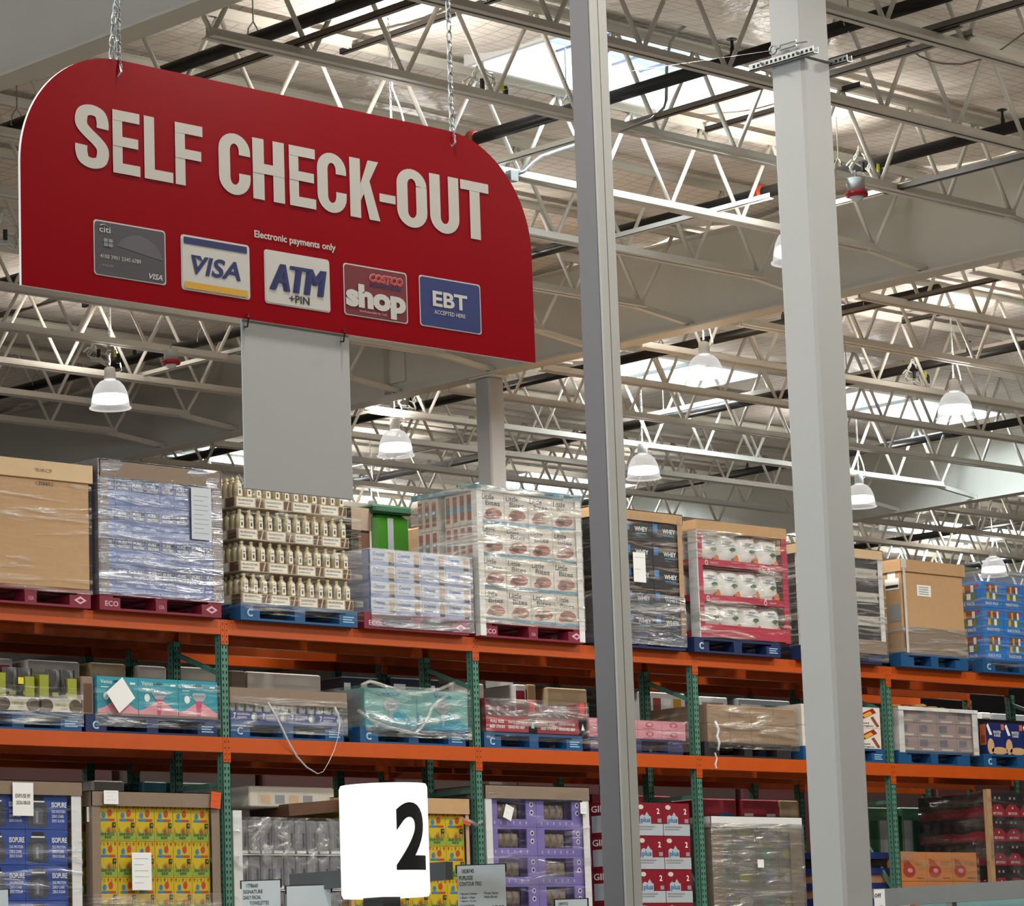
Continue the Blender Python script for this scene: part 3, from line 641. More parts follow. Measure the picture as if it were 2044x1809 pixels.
for k in range(4):  # hidden cartons added to keep light off the rear beams
    q = MB(); q.box(X0 + .12, X0 + .03 + 4 * tw, YP + .5, YP + .92, zb + k * tierh + .005, zb + (k + 1) * tierh - .02, TAN); tag(q.build('shade_carton'), f'hidden tan carton added for shade at the back of the shampoo pallet, ' + (f'{OR[3 - k]} tier down' if k < 3 else 'top tier'), 'carton', 'added shade cartons behind the shampoo')
wrap(X0 + .0, X1 + .02, YP - .01, YP + .93, Z3 + .05, zz - .02, 'thin clear wrap round the gold capped shampoo bottles', film('very thin film', '#d8d2c0', base=.02, peak=.5), seed=9, top=False, e=.02)
# T4 cream cookie cases
x0, x1, zt = rect(743, 1094, 943, 1240, YP)
pallet(x0 - .09, Z3, PRED, 'red pallet under the pale blue biscuit cases', marks='eco', w=1.2)
PBX = mat('biscuit case pale', '#c9ccd2', .45, var=.05); BX2 = mat('biscuit case blue', '#2f6fae', .5, var=.08); BX3 = mat('biscuit tan', '#b9a07a', .5, var=.1); LAV = mat('biscuit case lilac', '#8f9fc9', .5, var=.06)
n, nk = 4, 4; dx = (x1 - x0) / n; dz = (zt - zb) / nk
def biscuit(fl):
    q = MB(); q.box(.002, dx - .002, 0, .8, 0, dz - .003, PBX); q.dq('f', (0, 0, 0), dx * .0 + .003, .004, dx - .004, dz * .22, LAV); q.dq('f', (0, 0, 0), dx * (.72 if fl else .6), .005, dx * .93, dz * .86, BX3); q.dt('f', (0, 0, 0), 'Creamies', dx * .10, dz * .55, dx * .46, dz * .26, BX2, .012, shear=.3)
    q.dq('f', (0, 0, 0), dx * .1, dz * .3, dx * .5, dz * .36, GREYI); q.dq('l', (0, 0, 0), -.8, .004, -.002, dz - .006, BX2); q.dq('l', (0, 0, 0), -.3, .01, -.02, dz * .9, LAV, e=.0025); return q
p0 = None
for k in range(4):
    for i in range(n):
        lab = f'pale biscuit case with blue side, {OR[i]} from the left, ' + ('top tier' if k == 3 else f'{OR[3 - k]} tier down')
        loc = (x0 + i * dx + .004 * (k % 2), YP + .01, zb + k * dz)
        if p0 is None: p0 = biscuit(True).build('biscuit_case', loc=loc); tag(p0, lab, 'case', 'pale biscuit cases')
        else: dup(p0, loc, lab)
wrap(x0, x1, YP, YP + .82, Z3 + .02, zt, 'clear wrap round the pale blue biscuit cases', film('biscuit film', '#ccd2de', base=.24, peak=.85, sx=1.5, sz=14), seed=12)
# T5 tall pallet of muffin snack cases
x0, x1, zt = rect(960, 968, 1166, 1262, YP)
pallet(x0, Z3, PRED, 'red pallet marked ECO under the tall muffin snack pallet', marks='eco', w=x1 - x0)
LB = mat('muffin case white', '#c8c2b8', .5, var=.1); TEAL = mat('teal rim', '#2a7b93', .5, var=.08); MUF = mat('muffin brown red', '#8c3f2e', .6, var=.25, scale=20)
n, nk = 4, 4; dx = (x1 - x0 - .1) / n; dz = (zt - .05 - zb) / nk
q = MB(); q.box(.003, dx - .003, 0, .45, 0, dz - .004, LB); q.dt('f', (0, 0, 0), 'Little', dx * .06, dz * .76, dx * .52, dz * .17, NAVY, .02, shear=.1); q.dt('f', (0, 0, 0), 'Bites', dx * .22, dz * .58, dx * .6, dz * .16, NAVY, .02)
q.de('f', (0, 0, 0), dx * .55, dz * .34, dx * .34, dz * .17, MUF); q.de('f', (0, 0, 0), dx * .34, dz * .26, dx * .2, dz * .12, mat('berry red', '#a8231f', .5, var=.15)); q.dq('f', (0, 0, 0), .004, .004, dx - .004, dz * .12, TEAL)
stack(q, 'muffin_case', 'case', 'white muffin snack case', x0 + .05, YP + .012, zb, n, nk, dx, dz, 'white muffin snack cases', where='of the tall pallet')
ly = .82; n2 = 8; dy = (ly - .1) / n2
q = MB(); q.box(0, .3, .002, dy - .002, 0, dz - .004, LB); q.dq('l', (0, 0, 0), -dy * .9, dz * .12, -dy * .35, dz * .92, MUF); q.dq('l', (0, 0, 0), -dy * .9, dz * .4, -dy * .35, dz * .62, TEAL, e=.0025); q.dq('l', (0, 0, 0), -dy * .85, dz * .5, -dy * .5, dz * .58, WHITE, e=.0035)
p0 = None
for k in range(nk):
    for j in range(n2):
        loc = (x0 + .012, YP + .48 + j * dy * .5, zb + k * dz); loc = (x0 + .012, YP + .05 + j * dy, zb + k * dz) if j * dy > .42 else None
        if loc is None: continue
        lab = f'slim muffin box on the tall pallet side, {OR[j]} from the corner, ' + ('top tier' if k == nk - 1 else f'{OR[nk - 1 - k]} tier down')
        if p0 is None: p0 = q.build('muffin_box', loc=loc); tag(p0, lab, 'box', 'slim muffin boxes')
        else: dup(p0, loc, lab)
# left faces of the corner cases carry the same slim panels
q = MB()
for k in range(nk):
    for j in range(4): q.box(x0 + .02, x0 + .048, YP + .06 + j * dy + .002, YP + .06 + (j + 1) * dy - .002, zb + k * dz, zb + (k + 1) * dz - .004, LB); q.dq('l', (x0 + .02, YP + .06 + j * dy, zb + k * dz), -dy * .9, dz * .12, -dy * .35, dz * .92, MUF); q.dq('l', (x0 + .02, YP + .06 + j * dy, zb + k * dz), -dy * .9, dz * .4, -dy * .35, dz * .62, TEAL, e=.0025)
tag(q.build('side_display_panel'), 'printed side panel at the front left corner of the tall muffin pallet', 'panel')
q = MB(); q.box(x0 - .01, x1 + .01, YP - .012, YP - .004, zt - .05, zt, TEAL); q.box(x0 - .012, x0 - .004, YP - .012, YP + ly, zt - .05, zt, TEAL); q.box(x0 - .01, x1 + .01, YP - .004, YP + ly, zt - .008, zt, TEAL)
for k in range(5): q.dt('f', (x0, YP - .012, zt - .05), '20', .04 + .24 * k, .012, .05, .028, LB, .01); q.dq('f', (x0, YP - .012, zt - .05), .10 + .24 * k, .016, .21 + .24 * k, .034, NAVY)
for k in range(5): q.dt('l', (x0 - .012, YP, zt - .05), '20', -.74 + .15 * k, .012, .05, .028, LB, .01)
tag(q.build('carton_sleeve'), 'teal printed rim round the top of the tall muffin pallet', 'sleeve')
POST = mat('white corner board', '#d9dad8', .5, var=.03); posts(x0, x1, YP, Z3 + .01, zt - .05, POST, 'the tall muffin pallet', w=.06)
wrap(x0, x1, YP, YP + ly, zb - .02, zt + .0, 'thick shiny wrap round the tall muffin pallet', film('thick shiny film', '#e8e2d2', base=.22, peak=1.0, sx=1.5, sz=15, rough=.14), amp=.02, seed=20, top=False)
# T6 black whey cases
x0, x1, zt = rect(1197, 1012, 1368, 1275, YP)
pallet(x0, Z3, PDARK, 'dark blue pallet under the black whey cases', w=x1 - x0)
WHB = mat('whey case black', '#16181d', .45, var=.2); WHC = mat('whey blue tag', '#2f78b4', .5, var=.05); WHT = mat('whey brown swirl', '#6a4a36', .5, var=.2)
n, nk = 3, 5; dx = (x1 - x0 - .02) / n; dz = (zt - .06 - zb) / nk
q = MB(); q.box(.002, dx - .002, 0, .9, 0, dz - .003, WHB); q.dt('f', (0, 0, 0), 'WHEY', dx * .38, dz * .42, dx * .46, dz * .20, WHITE, .025); q.dq('f', (0, 0, 0), dx * .04, dz * .45, dx * .2, dz * .8, WHC); q.dq('f', (0, 0, 0), dx * .42, dz * .3, dx * .8, dz * .36, TEAL)
q.dp('f', (0, 0, 0), [(dx * (.03 + .94 * i / 10), dz * (.90 + .05 * math.sin(i * .9))) for i in range(11)] + [(dx * (.97 - .94 * i / 10), dz * (.84 + .05 * math.sin((10 - i) * .9))) for i in range(11)], WHT)
q.dq('l', (0, 0, 0), -.7, dz * .2, -.2, dz * .7, NAVY)
stack(q, 'whey_case', 'case', 'black whey powder case', x0 + .01, YP + .01, zb, n, nk, dx, dz, 'black whey cases')
cap(x0, x1, YP, YP + .93, zt, .085, CARD, 'brown carton lid on the black whey cases')
posts(x0, x1, YP, zb, zt - .08, CARD, 'the black whey pallet', w=.05)
wrap(x0, x1, YP, YP + .93, Z3 + .03, zb + .36, 'grey wrap round the lower black whey cases and pallet', film('cloudy film', '#8f939c', base=.34, peak=.8, sx=1.5, sz=12), seed=23, top=False)
wrap(x0, x1, YP, YP + .93, zb + .37, zt - .02, 'clear wrap round the upper black whey cases', film('barely visible film', '#c9c2b6', base=.03, peak=.6), seed=24, top=False, e=.014)
sheet(1263, 1102, .16, .27, YP - .03, 'white paper sheet on the black whey pallet', lines=2)
# T7 chips display with red shelves
x0, x1, zt = rect(1399, 1038, 1577, 1283, YP)
pallet(x0 - .09, Z3, PDARK, 'blue pallet under the red chip display', marks='c', LM=BLOGO, w=1.19)
t = thing('chip_display', 'red shelved display holding white chip bags under a brown lid', 'display', (x0, YP, zb))
CR = mat('display red', '#a81a3c', .5, var=.05); w_ = x1 - x0; H = zt - zb; dsp = .8
MB().box(-.01, w_ + .01, -.01, dsp, H - .10, H, CARD).build('lid', t)
for k in range(3):
    z_ = k * (H - .10) / 3; q = MB(); q.box(0, w_, 0, .012, z_, z_ + (.13 if k == 0 else .075), CR); q.box(0, .012, 0, dsp, z_, z_ + .075, CR); q.box(0, w_, 0, dsp, z_, z_ + .012, CR)
    if k: 
        for u in (.10, .74): q.de('f', (0, 0, z_), u * w_ / 1.0, .038, .022, .026, LB, n=12); q.de('f', (0, 0, z_), u * w_, .038, .012, .016, CR, e=.0025, n=10); q.dt('f', (0, 0, z_), 'capcom', (u + .04) * w_, .026, .10, .022, LB, .0)
    q.build('shelf', t)
for x_, n_ in ((0, 'left'), (w_ - .06, 'right')): MB().box(x_, x_ + .07, -.002, .012, 0, H - .10, CR).build('side_post', t)
MB().box(.0, .012, .35, .42, 0, H - .1, CR).build('side_post', t); MB().box(-.012, 0, -.008, .10, 0, H - .10, POST).build('corner_board', t); MB().box(.9 * w_, w_ - .07, .78, dsp, 0, H - .1, CR).build('side_post', t)
BAGW = mat('chip bag white', '#d9d8d4', .3, var=.05); BGR = mat('chip bag green', '#2f6b3a', .4, var=.1); BOR = mat('chip orange', '#c9711c', .5, var=.15)
def bag(w, d, h, M, marks=True, seed=0):
    q = MB(); nu, nv = 8, 10; vs = []
    for s_ in (-1, 1):
        for k in range(nv + 1):
            for i in range(nu + 1):
                u, v = i / nu, k / nv; pf = (math.sin(math.pi * u) ** .5) * (math.sin(math.pi * (v * .92 + .02)) ** .5)
                vs.append((w * u, d / 2 + s_ * d / 2 * pf * (1 + .25 * noise.noise((u * 4 + seed, v * 5, s_))), h * v))
    fs = []
    for s_ in range(2):
        o_ = s_ * (nu + 1) * (nv + 1)
        for k in range(nv):
            for i in range(nu):
                f = (o_ + k * (nu + 1) + i, o_ + k * (nu + 1) + i + 1, o_ + (k + 1) * (nu + 1) + i + 1, o_ + (k + 1) * (nu + 1) + i); fs.append(f if s_ == 0 else f[::-1])
    q.add(vs, fs, M); return q
bq = bag(w_ * .235, .15, .305, BAGW)
bq.de('f', (0, -.012, 0), w_ * .13, .165, .04, .016, BGR); bq.de('f', (0, -.008, 0), w_ * .17, .07, .028, .045, BOR); bq.dq('f', (0, -.010, 0), w_ * .05, .20, w_ * .15, .207, mat('bag blue line', '#5f7f9f', .5)); bq.dq('f', (0, -.010, 0), w_ * .05, .225, w_ * .13, .24, GREYI); bq.de('f', (0, -.010, 0), w_ * .12, .06, .016, .02, mat('dip red', '#8f2b1c', .5))
bp = None
for k in range(3):
    for i in range(4):
        loc = (x0 + .07 + i * (w_ - .14) / 4, YP + .02, zb + k * (H - .10) / 3 + .016 + (.02 if k == 0 else 0)); lab = f'white chip bag on the {["bottom", "middle", "top"][k]} red shelf, {OR[i]} from the left'
        if bp is None: bp = bq.build('chip_bag', loc=loc, smooth=True); tag(bp, lab, 'bag', 'white chip bags')
        else: dup(bp, loc, lab).rotation_euler = (0, random.uniform(-.06, .06), 0)
        if i == 0:
            for j in range(3): dup(bp, (loc[0] - .04, loc[1] + .17 + .16 * j, loc[2]), f'white chip bag behind the {["bottom", "middle", "top"][k]} red shelf corner, {OR[j]} deeper')
wrap(x0, x1, YP, YP + dsp, zb + .0, zt - .09, 'clear wrap round the red chip display', film('chip film', '#d8d4c8', base=.05, peak=.75, sx=1.5, sz=14), seed=31, top=False, e=.016)
# T8 black and white cases behind the white column
x0, x1, zt = rect(1606, 1085, 1768, 1300, YP)
pallet(x0 - .05, Z3, PDARK, 'blue pallet of black and white cases behind the white column', w=1.19)
BW = mat('pale case band', '#b9b7ad', .5, var=.05); n, nk = 3, 4; dx = (x1 - x0) / n; dz = (zt - .05 - zb) / nk
q = MB(); q.box(.002, dx - .002, 0, .9, 0, dz - .003, mat('charcoal case', '#1c1f24', .4, var=.3, scale=20)); q.dq('f', (0, 0, 0), .004, .004, dx - .004, dz * .42, BW); q.dt('f', (0, 0, 0), 'ESPRESSO ROAST', dx * .1, dz * .14, dx * .6, dz * .12, GREYI); q.de('f', (0, 0, 0), dx * .86, dz * .22, .02, .02, CARDD)
stack(q, 'drink_case', 'case', 'black and white case beside the white column', x0, YP + .01, zb, n, nk, dx, dz, 'black and white cases')
cap(x0, x1, YP, YP + .93, zt, .09, CARDP, 'brown lid on the black and white cases right of the column'); posts(x0, x1, YP, zb, zt - .08, POST, 'the black and white case pallet', w=.06)
q = MB(); q.box(x0 - .006, x1 + .006, YP - .012, YP - .006, Z3 + .1, zb + .09, CARDD); tag(q.build('base_band'), 'brown band round the foot of the black and white cases', 'band')
wrap(x0, x1, YP, YP + .93, Z3 + .02, zt - .08, 'wrap round the black and white cases by the column', FILM, seed=33, top=False, e=.02)
# T9 brown carton with tape and labels
x0, x1, zt = rect(1806, 1117, 1930, 1312, YP)
pallet(x0 - .06, Z3, PBLUE, 'blue pallet under the taped brown carton at right', w=1.05)
t = thing('shipping_carton', 'brown carton with vertical tape and white labels at right', 'carton', (x0, YP, zb)); w_ = x1 - x0; H = zt - zb
q = MB(); q.cbox(0, w_, 0, .9, 0, H - .02, .012, CARD); q.dq('f', (0, 0, 0), 0, 0, w_, H * .28, CARDD, e=.0008); q.build('body', t)
q = MB(); q.box(-.02, w_ + .02, -.02, .92, H - .12, H, CARD); q.build('lid', t)
q = MB(); q.box(.012, .045, -.026, -.021, 0, H - .02, LB); q.box(-.01, .065, -.028, -.022, H - .09, H + .002, LB); q.build('strap', t)
q = MB(); q.dq('f', (0, 0, 0), .24, H * .62, .46, H * .74, WHITE, e=.004)
for k in range(4): q.dq('f', (0, 0, 0), .27, H * (.64 + .024 * k), .42, H * (.648 + .024 * k), GREYI, e=.006)
q.build('label', t)
q = MB(); q.dq('l', (0, 0, 0), -.20, H * .68, -.02, H * .80, WHITE, e=.004); q.dq('l', (0, 0, 0), -.19, H * .70, -.03, H * .73, INK, e=.006); q.build('label', t)
q = MB(); q.dq('l', (0, 0, 0), -.16, H * .80, -.06, H * .92, WHITE, e=.004); q.build('label', t)
q = MB(); q.dq('l', (0, 0, 0), -.16, H * .34, -.02, H * .52, GREYI, e=.004); q.build('label', t)
wrap(x0 - .0, x1, YP, YP + .9, zb - .02, zb + H * .3, 'wrap round the foot of the taped brown carton', FILM, seed=37, top=False)
# T10 blue snack cartons at the right edge
x0, _, zt = rect(1969, 1160, 2044, 1320, YP); w_ = .335
pallet(x0 - .06, Z3, PBLUE, 'blue pallet under the bright blue snack cartons at right edge', marks='c', LM=BLOGO, w=1.3)
SB = mat('snack carton blue', '#1a76c8', .45, var=.06); FR1 = mat('snack brown', '#7d4630', .5, var=.2); FR2 = mat('snack yellow', '#d8a32a', .5, var=.15); FR3 = mat('snack green', '#5c7a2e', .5, var=.15)
nk = 3; dz = (zt - zb) / nk
q = MB(); q.box(.003, w_ - .003, 0, .42, 0, dz - .004, SB)
for s_, o_, ww in (('f', 0, w_), ('l', -.4, .4)):
    q.dq(s_, (0, 0, 0), o_ + ww * .22, dz * .62, o_ + ww * .78, dz * .9, FR1)
    for j in range(4): q.dq(s_, (0, 0, 0), o_ + ww * (.24 + .14 * j), dz * .60, o_ + ww * (.33 + .14 * j), dz * .86, (FR1, FR2)[j % 2] if j < 3 else WHITE, e=.003)
    for j in range(4): q.dq(s_, (0, 0, 0), o_ + ww * (.22 + .15 * j), dz * .32, o_ + ww * (.35 + .15 * j), dz * .56, (FR2, FR3, WHITE, FR3)[j], e=.003)
    q.dt(s_, (0, 0, 0), 'SNACK PACK', o_ + ww * .15, dz * .10, ww * .62, dz * .12, WHITE, .01); q.de(s_, (0, 0, 0), o_ + ww * .86, dz * .85, .018, .018, RED)
stack(q, 'snack_carton', 'carton', 'bright blue snack carton at right edge', x0, YP + .01, zb, 3, nk, w_, dz, 'bright blue snack cartons')
wrap(x0, x0 + 1.01, YP, YP + .45, Z3 + .05, zt, 'clear wrap round the bright blue snack cartons', film('blue load film', '#b0c0d0', base=.05, peak=.6), seed=41)
q = MB(); vs = []
o = MB(); o.cbox(0, .7, 0, .5, 0, .14, .05, FILMD); o = o.build('crumpled_film', loc=(x0 + .22, YP + .05, zt + .01)); tag(o, 'bundle of dark film on top of the bright blue snack cartons', 'plastic wrap')
# ================================================================== MIDDLE LEVEL LOADS
YP = YF + .02
zb2 = Z2 + .137
# M1 trays of seed crisps
x1 = onY(163, 1440, YP)[0]; x0 = x1 - 1.19; zt = onY(163, 1405, YP)[2]
pallet(x0, Z2, PBLUE, 'blue pallet under the seed crisp trays at far left of the middle level', marks='c', LM=BLOGO)
SEED = mat('seed photo brown', '#4a3527', .6, var=.35, scale=40); OLIVE = mat('olive green carton', '#8f9420', .5, var=.08); CRMT = mat('cream tray', '#cfc9bb', .55, var=.05); BLKB = mat('black crisp bag', '#1b1a17', .3, var=.25)
tw = .40; th = onY(163, 1397, YP)[2] - zb2
def seedtray():
    q = MB(); q.box(0, tw, 0, .36, 0, .01, CRMT); q.box(0, tw, 0, .006, 0, th, CRMT); q.box(0, .006, 0, .36, 0, th, CRMT); q.box(tw - .006, tw, 0, .36, 0, th, CRMT); q.box(0, tw, .354, .36, 0, th * 1.6, CRMT)
    q.de('f', (0, 0, 0), .06, th * .5, .07, th * .48, SEED); q.dq('f', (0, 0, 0), 0, .004, .02, th - .004, SEED); q.de('f', (0, 0, 0), tw - .06, th * .5, .06, th * .48, SEED)
    q.dt('f', (0, 0, 0), 'PUMPKIN SEED + FLAX', .145, th * .48, .17, th * .2, OLIVE, .01); q.dt('f', (0, 0, 0), 'ORGANIC', .2, th * .28, .06, th * .1, GREYI); return q
p0 = None
for i in range(3):
    loc = (x1 - tw * (3 - i) + .01, YP + .01, zb2); lab = f'cream seed crisp tray, {OR[i]} from the left on the middle level'
    if p0 is None: p0 = seedtray().build('crisp_tray', loc=loc); tag(p0, lab, 'tray', 'seed crisp trays')
    else: dup(p0, loc, lab)
    for s_ in (0, 1):
        o = MB().box(0, .085, 0, .10, 0, th + .17 - .02 * s_, OLIVE).build('crisp_carton', loc=(loc[0] + (.02 if s_ == 0 else tw - .115), loc[1] + .02, zb2 + .012)); tag(o, f'olive green crisp carton in the {OR[i]} seed tray, {["left", "right"][s_]} end', 'carton', 'olive crisp cartons')
    for j in range(3):
        bq = bag(.15, .09, th + .22 - .03 * (j == 1), BLKB if j != 1 else mat('silver bag', '#9a988f', .25, .3, var=.2)); bq.dq('f', (0, -.004, 0), .03, .12, .09, .15, OLIVE)
        o = bq.build('crisp_bag', loc=(loc[0] + .11 + .065 * j, loc[1] + .03 + .09 * (j % 2), zb2 + .012), smooth=True); tag(o, f'{"black" if j != 1 else "silver"} crisp bag in the {OR[i]} seed tray, {["left", "middle", "right"][j]} one', 'bag', 'crisp bags in the seed trays')
wrap(x0, x1, YP, YP + .5, Z2 + .04, zb2 + .2, 'wrap round the seed crisp trays at far left', film('tray film', '#c9c9c9', base=.06, peak=.7, sx=1.4, sz=16), seed=51, top=False)
sheet(36, 1352, .05, .05, YP - .03, 'small yellow note on the seed crisp trays', lines=0, M=YTAG)
# M2 aqua razor boxes
x0, x1, zt = rect(196, 1349, 437, 1440, YP)
pallet(x0 - .12, Z2, PDARK, 'dark blue pallet under the three aqua razor boxes', marks='c', LM=BLOGO, w=1.3)
AQ = mat('razor box aqua', '#1a8f9f', .45, var=.05); PK = mat('razor box pink', '#d58f98', .45, var=.05); PKD = mat('razor handle pink', '#c2476d', .35, var=.05); SILV = mat('razor head silver', '#b9c0c4', .3, .4, var=.05)
bw = (x1 - x0) / 3; H = zt - zb2
q = MB(); q.box(.002, bw - .002, 0, .5, 0, H, AQ)
q.dp('f', (0, 0, 0), [(.003, .004)] + [(bw - .003, .004)] + [(bw * (.99 - .98 * i / 16), H * (.30 - .13 * math.cos((.99 - .98 * i / 16) * math.pi * 2.0 - .2))) for i in range(17)], PK)
q.dp('f', (0, 0, 0), [(bw * .44, H * .48), (bw * .60, H * .48), (bw * .54, .01), (bw * .47, .01)], PKD, e=.003); q.dp('f', (0, 0, 0), [(bw * .34, H * .62), (bw * .38, H * .68), (bw * .66, H * .68), (bw * .70, H * .62), (bw * .62, H * .47), (bw * .42, H * .47)], SILV, e=.004); q.dq('f', (0, 0, 0), bw * .38, H * .57, bw * .66, H * .63, GREYI, e=.005)
q.dt('f', (0, 0, 0), 'Venus', bw * .08, H * .82, bw * .28, H * .10, WHITE, .0, shear=.0); q.de('f', (0, 0, 0), bw * .5, H * .88, bw * .11, H * .035, NAVY); q.de('f', (0, 0, 0), bw * .22, H * .50, bw * .07, H * .10, WHITE); q.dq('f', (0, 0, 0), bw * .80, H * .82, bw * .93, H * .87, WHITE); q.dq('f', (0, 0, 0), bw * .1, H * .72, bw * .28, H * .74, WHITE); q.dq('f', (0, 0, 0), .002, .002, bw - .002, H * .07, CARDD, e=.006)
stack(q, 'razor_box', 'box', 'aqua and pink razor box with a razor picture', x0, YP + .01, zb2, 3, 1, bw, H, 'aqua razor boxes')
q = MB(); q.cbox(0, .12, 0, .45, 0, H * .98, .01, CARDD); q.dq('f', (0, 0, 0), .02, .02, .10, H * .8, BRN); tag(q.build('brown_carton', loc=(x0 - .135, YP + .03, zb2)), 'slim brown carton left of the aqua razor boxes', 'carton')
d_ = onY(236, 1347, YP - .03); q = MB(); q.box(0, .20, -.001, 0, 0, .20, WHITE); o = q.build('paper_sheet', loc=(d_[0] + .0, YP - .035, d_[2] - .30)); o.rotation_euler = (0, math.radians(-38), 0); tag(o, 'white paper sheet taped at an angle on the first razor box', 'paper')
wrap(x0 - .02, x1, YP, YP + .5, Z2 + .05, zb2 + H * .9, 'clear wrap round the aqua razor boxes', film('razor film', '#c9d2d6', base=.05, peak=.6, sx=1.2, sz=10), seed=55, top=False)
# M3 lotion bottles under a brown tray
x0, x1, zt = rect(462, 1372, 690, 1445, YP)
pallet(x0 - .01, Z2, PBLUE, 'blue pallet under the lotion bottles with the loose white strap', marks='c', LM=BLOGO, w=1.2)
H = zt - zb2; LOT = mat('lotion bottle white', '#d9dbd8', .35, var=.04); LGR = mat('lotion leaf green', '#7d9a6a', .5, var=.1); LBL = mat('lotion case blue', '#22357f', .45, var=.06)
n = 4; cw = (x1 - x0) / n
q = MB(); q.box(.003, cw - .003, 0, .4, 0, .085, LBL); q.dt('f', (0, 0, 0), '7', cw * .12, .025, .025, .045, WHITE, .02); q.dt('f', (0, 0, 0), 'NOURISHING', cw * .26, .052, cw * .42, .016, WHITE); q.dt('f', (0, 0, 0), 'BENEFITS', cw * .26, .026, cw * .32, .016, WHITE); q.de('f', (0, 0, 0), cw * .84, .043, .03, .035, LGR); q.de('f', (0, 0, 0), cw * .8, .04, .02, .02, WHITE, e=.003)
stack(q, 'lotion_case', 'case', 'dark blue lotion case below the brown tray', x0, YP + .02, zb2, n, 1, cw, .1, 'dark blue lotion cases')
bl = MB(); bl.lathe([(.03, 0), (.034, .01), (.034, .085), (.025, .10), (.014, .105), (.014, .125)], LOT, n=12); bl.v = [(x, y * .6, z) for x, y, z in bl.v]; bl.de('f', (0, -.0215, 0), 0, .05, .018, .025, LGR, e=0, n=10)
p0 = None
for i in range(13):
    loc = (x0 + .05 + i * (x1 - x0 - .1) / 12, YP + .06, zb2 + .085); lab = f'white lotion bottle above the blue cases, {OR[i]} from the left'
    if p0 is None: p0 = bl.build('lotion_bottle', loc=loc, smooth=True); tag(p0, lab, 'bottle', 'white lotion bottles')
    else: dup(p0, loc, lab)
q = MB(); q.box(x0 - .02, x1 + .01, YP - .01, YP - .002, zt - .125, zt, CARDD); q.box(x0 - .02, x0 - .012, YP, YP + .6, zt - .125, zt, CARDD); q.box(x1 + .002, x1 + .01, YP, YP + .6, zt - .125, zt, CARDD); q.box(x0 - .02, x1 + .01, YP + .59, YP + .6, zt - .125, zt, CARDD); q.box(x0 - .02, x1 + .01, YP, YP + .6, zb2 + .226, zb2 + .232, CARDD); tag(q.build('cardboard_tray'), 'long brown cardboard tray lying over the lotion bottles', 'tray')
wrap(x0, x1, YP, YP + .5, Z2 + .05, zb2 + .2, 'wrap round the lotion bottles and blue cases', FILM, seed=58, top=False)
STRAP = mat('white plastic strap', '#d9dadc', .4, var=.04)
sp = [onY(x, y, YP - .05 - .03 * math.sin(i)) for i, (x, y) in enumerate(((535, 1402), (548, 1425), (562, 1452), (576, 1482), (592, 1510), (612, 1532), (634, 1545), (645, 1541), (656, 1522), (667, 1498), (675, 1470), (678, 1448), (675, 1428), (668, 1412)))]
o = MB().path(sp, .009, STRAP, n=6, flat=.3).build('loose_strap', smooth=True); tag(o, 'loose white strap looping down over the middle beam', 'strap')
# M4 big aqua boxes wrapped
x0, x1, zt = rect(731, 1372, 938, 1450, YP)
pallet(x0 - .07, Z2, PBLUE, 'blue pallet under the loosely wrapped aqua boxes', marks='c', LM=BLOGO, w=1.2)
AQL = mat('pale aqua box', '#6fa5a0', .45, var=.05); AQC = mat('aqua wave', '#1f93a8', .45, var=.05); H = zt - zb2; bw = (x1 - x0) / 2
q = MB(); q.box(.003, bw - .003, 0, .8, 0, H, AQL); q.dp('f', (0, 0, 0), [(.003, .004), (bw - .003, .004)] + [(bw * (.99 - .98 * i / 14), H * (.28 + .16 * math.cos((.99 - .98 * i / 14) * 9.5))) for i in range(15)], AQC)
q.de('f', (0, 0, 0), bw * .5, H * .58, bw * .14, H * .16, SILV, e=.003); q.dp('f', (0, 0, 0), [(bw * .46, H * .44), (bw * .54, H * .44), (bw * .515, .03), (bw * .485, .03)], SILV, e=.004); q.de('f', (0, 0, 0), bw * .5, H * .6, bw * .09, H * .08, GREYI, e=.005); q.dt('f', (0, 0, 0), 'Venus', bw * .34, H * .82, bw * .34, H * .11, BX2); q.dt('f', (0, 0, 0), '5', bw * .04, H * .2, .03, .05, WHITE)
q.dq('l', (0, 0, 0), -.75, .02, -.05, H * .9, GREYI)
stack(q, 'razor_carton', 'carton', 'large pale aqua razor carton under loose film', x0, YP + .02, zb2, 2, 1, bw, H, 'large aqua razor cartons')
wrap(x0, x1, YP, YP + .82, Z2 + .06, zt + .02, 'loose shiny film over the large aqua cartons', film('loose aqua film', '#b9c6bf', base=.14, peak=.9, sx=2.2, sz=8), seed=61, amp=.03)
for l, pts in (('twisted film rope sagging across the front of the aqua cartons', ((715, 1418), (745, 1440), (775, 1452), (800, 1458), (828, 1465), (842, 1452), (855, 1432), (862, 1412), (878, 1398), (893, 1388))), ('twisted film rope along the top of the aqua cartons', ((722, 1368), (738, 1360), (775, 1372), (815, 1385), (850, 1383), (880, 1375), (906, 1364)))):
    o = MB().path([onY(x, y, YP - .045) for x, y in pts], .016, FILMH, n=7).build('film_rope', smooth=True); tag(o, l, 'plastic wrap')
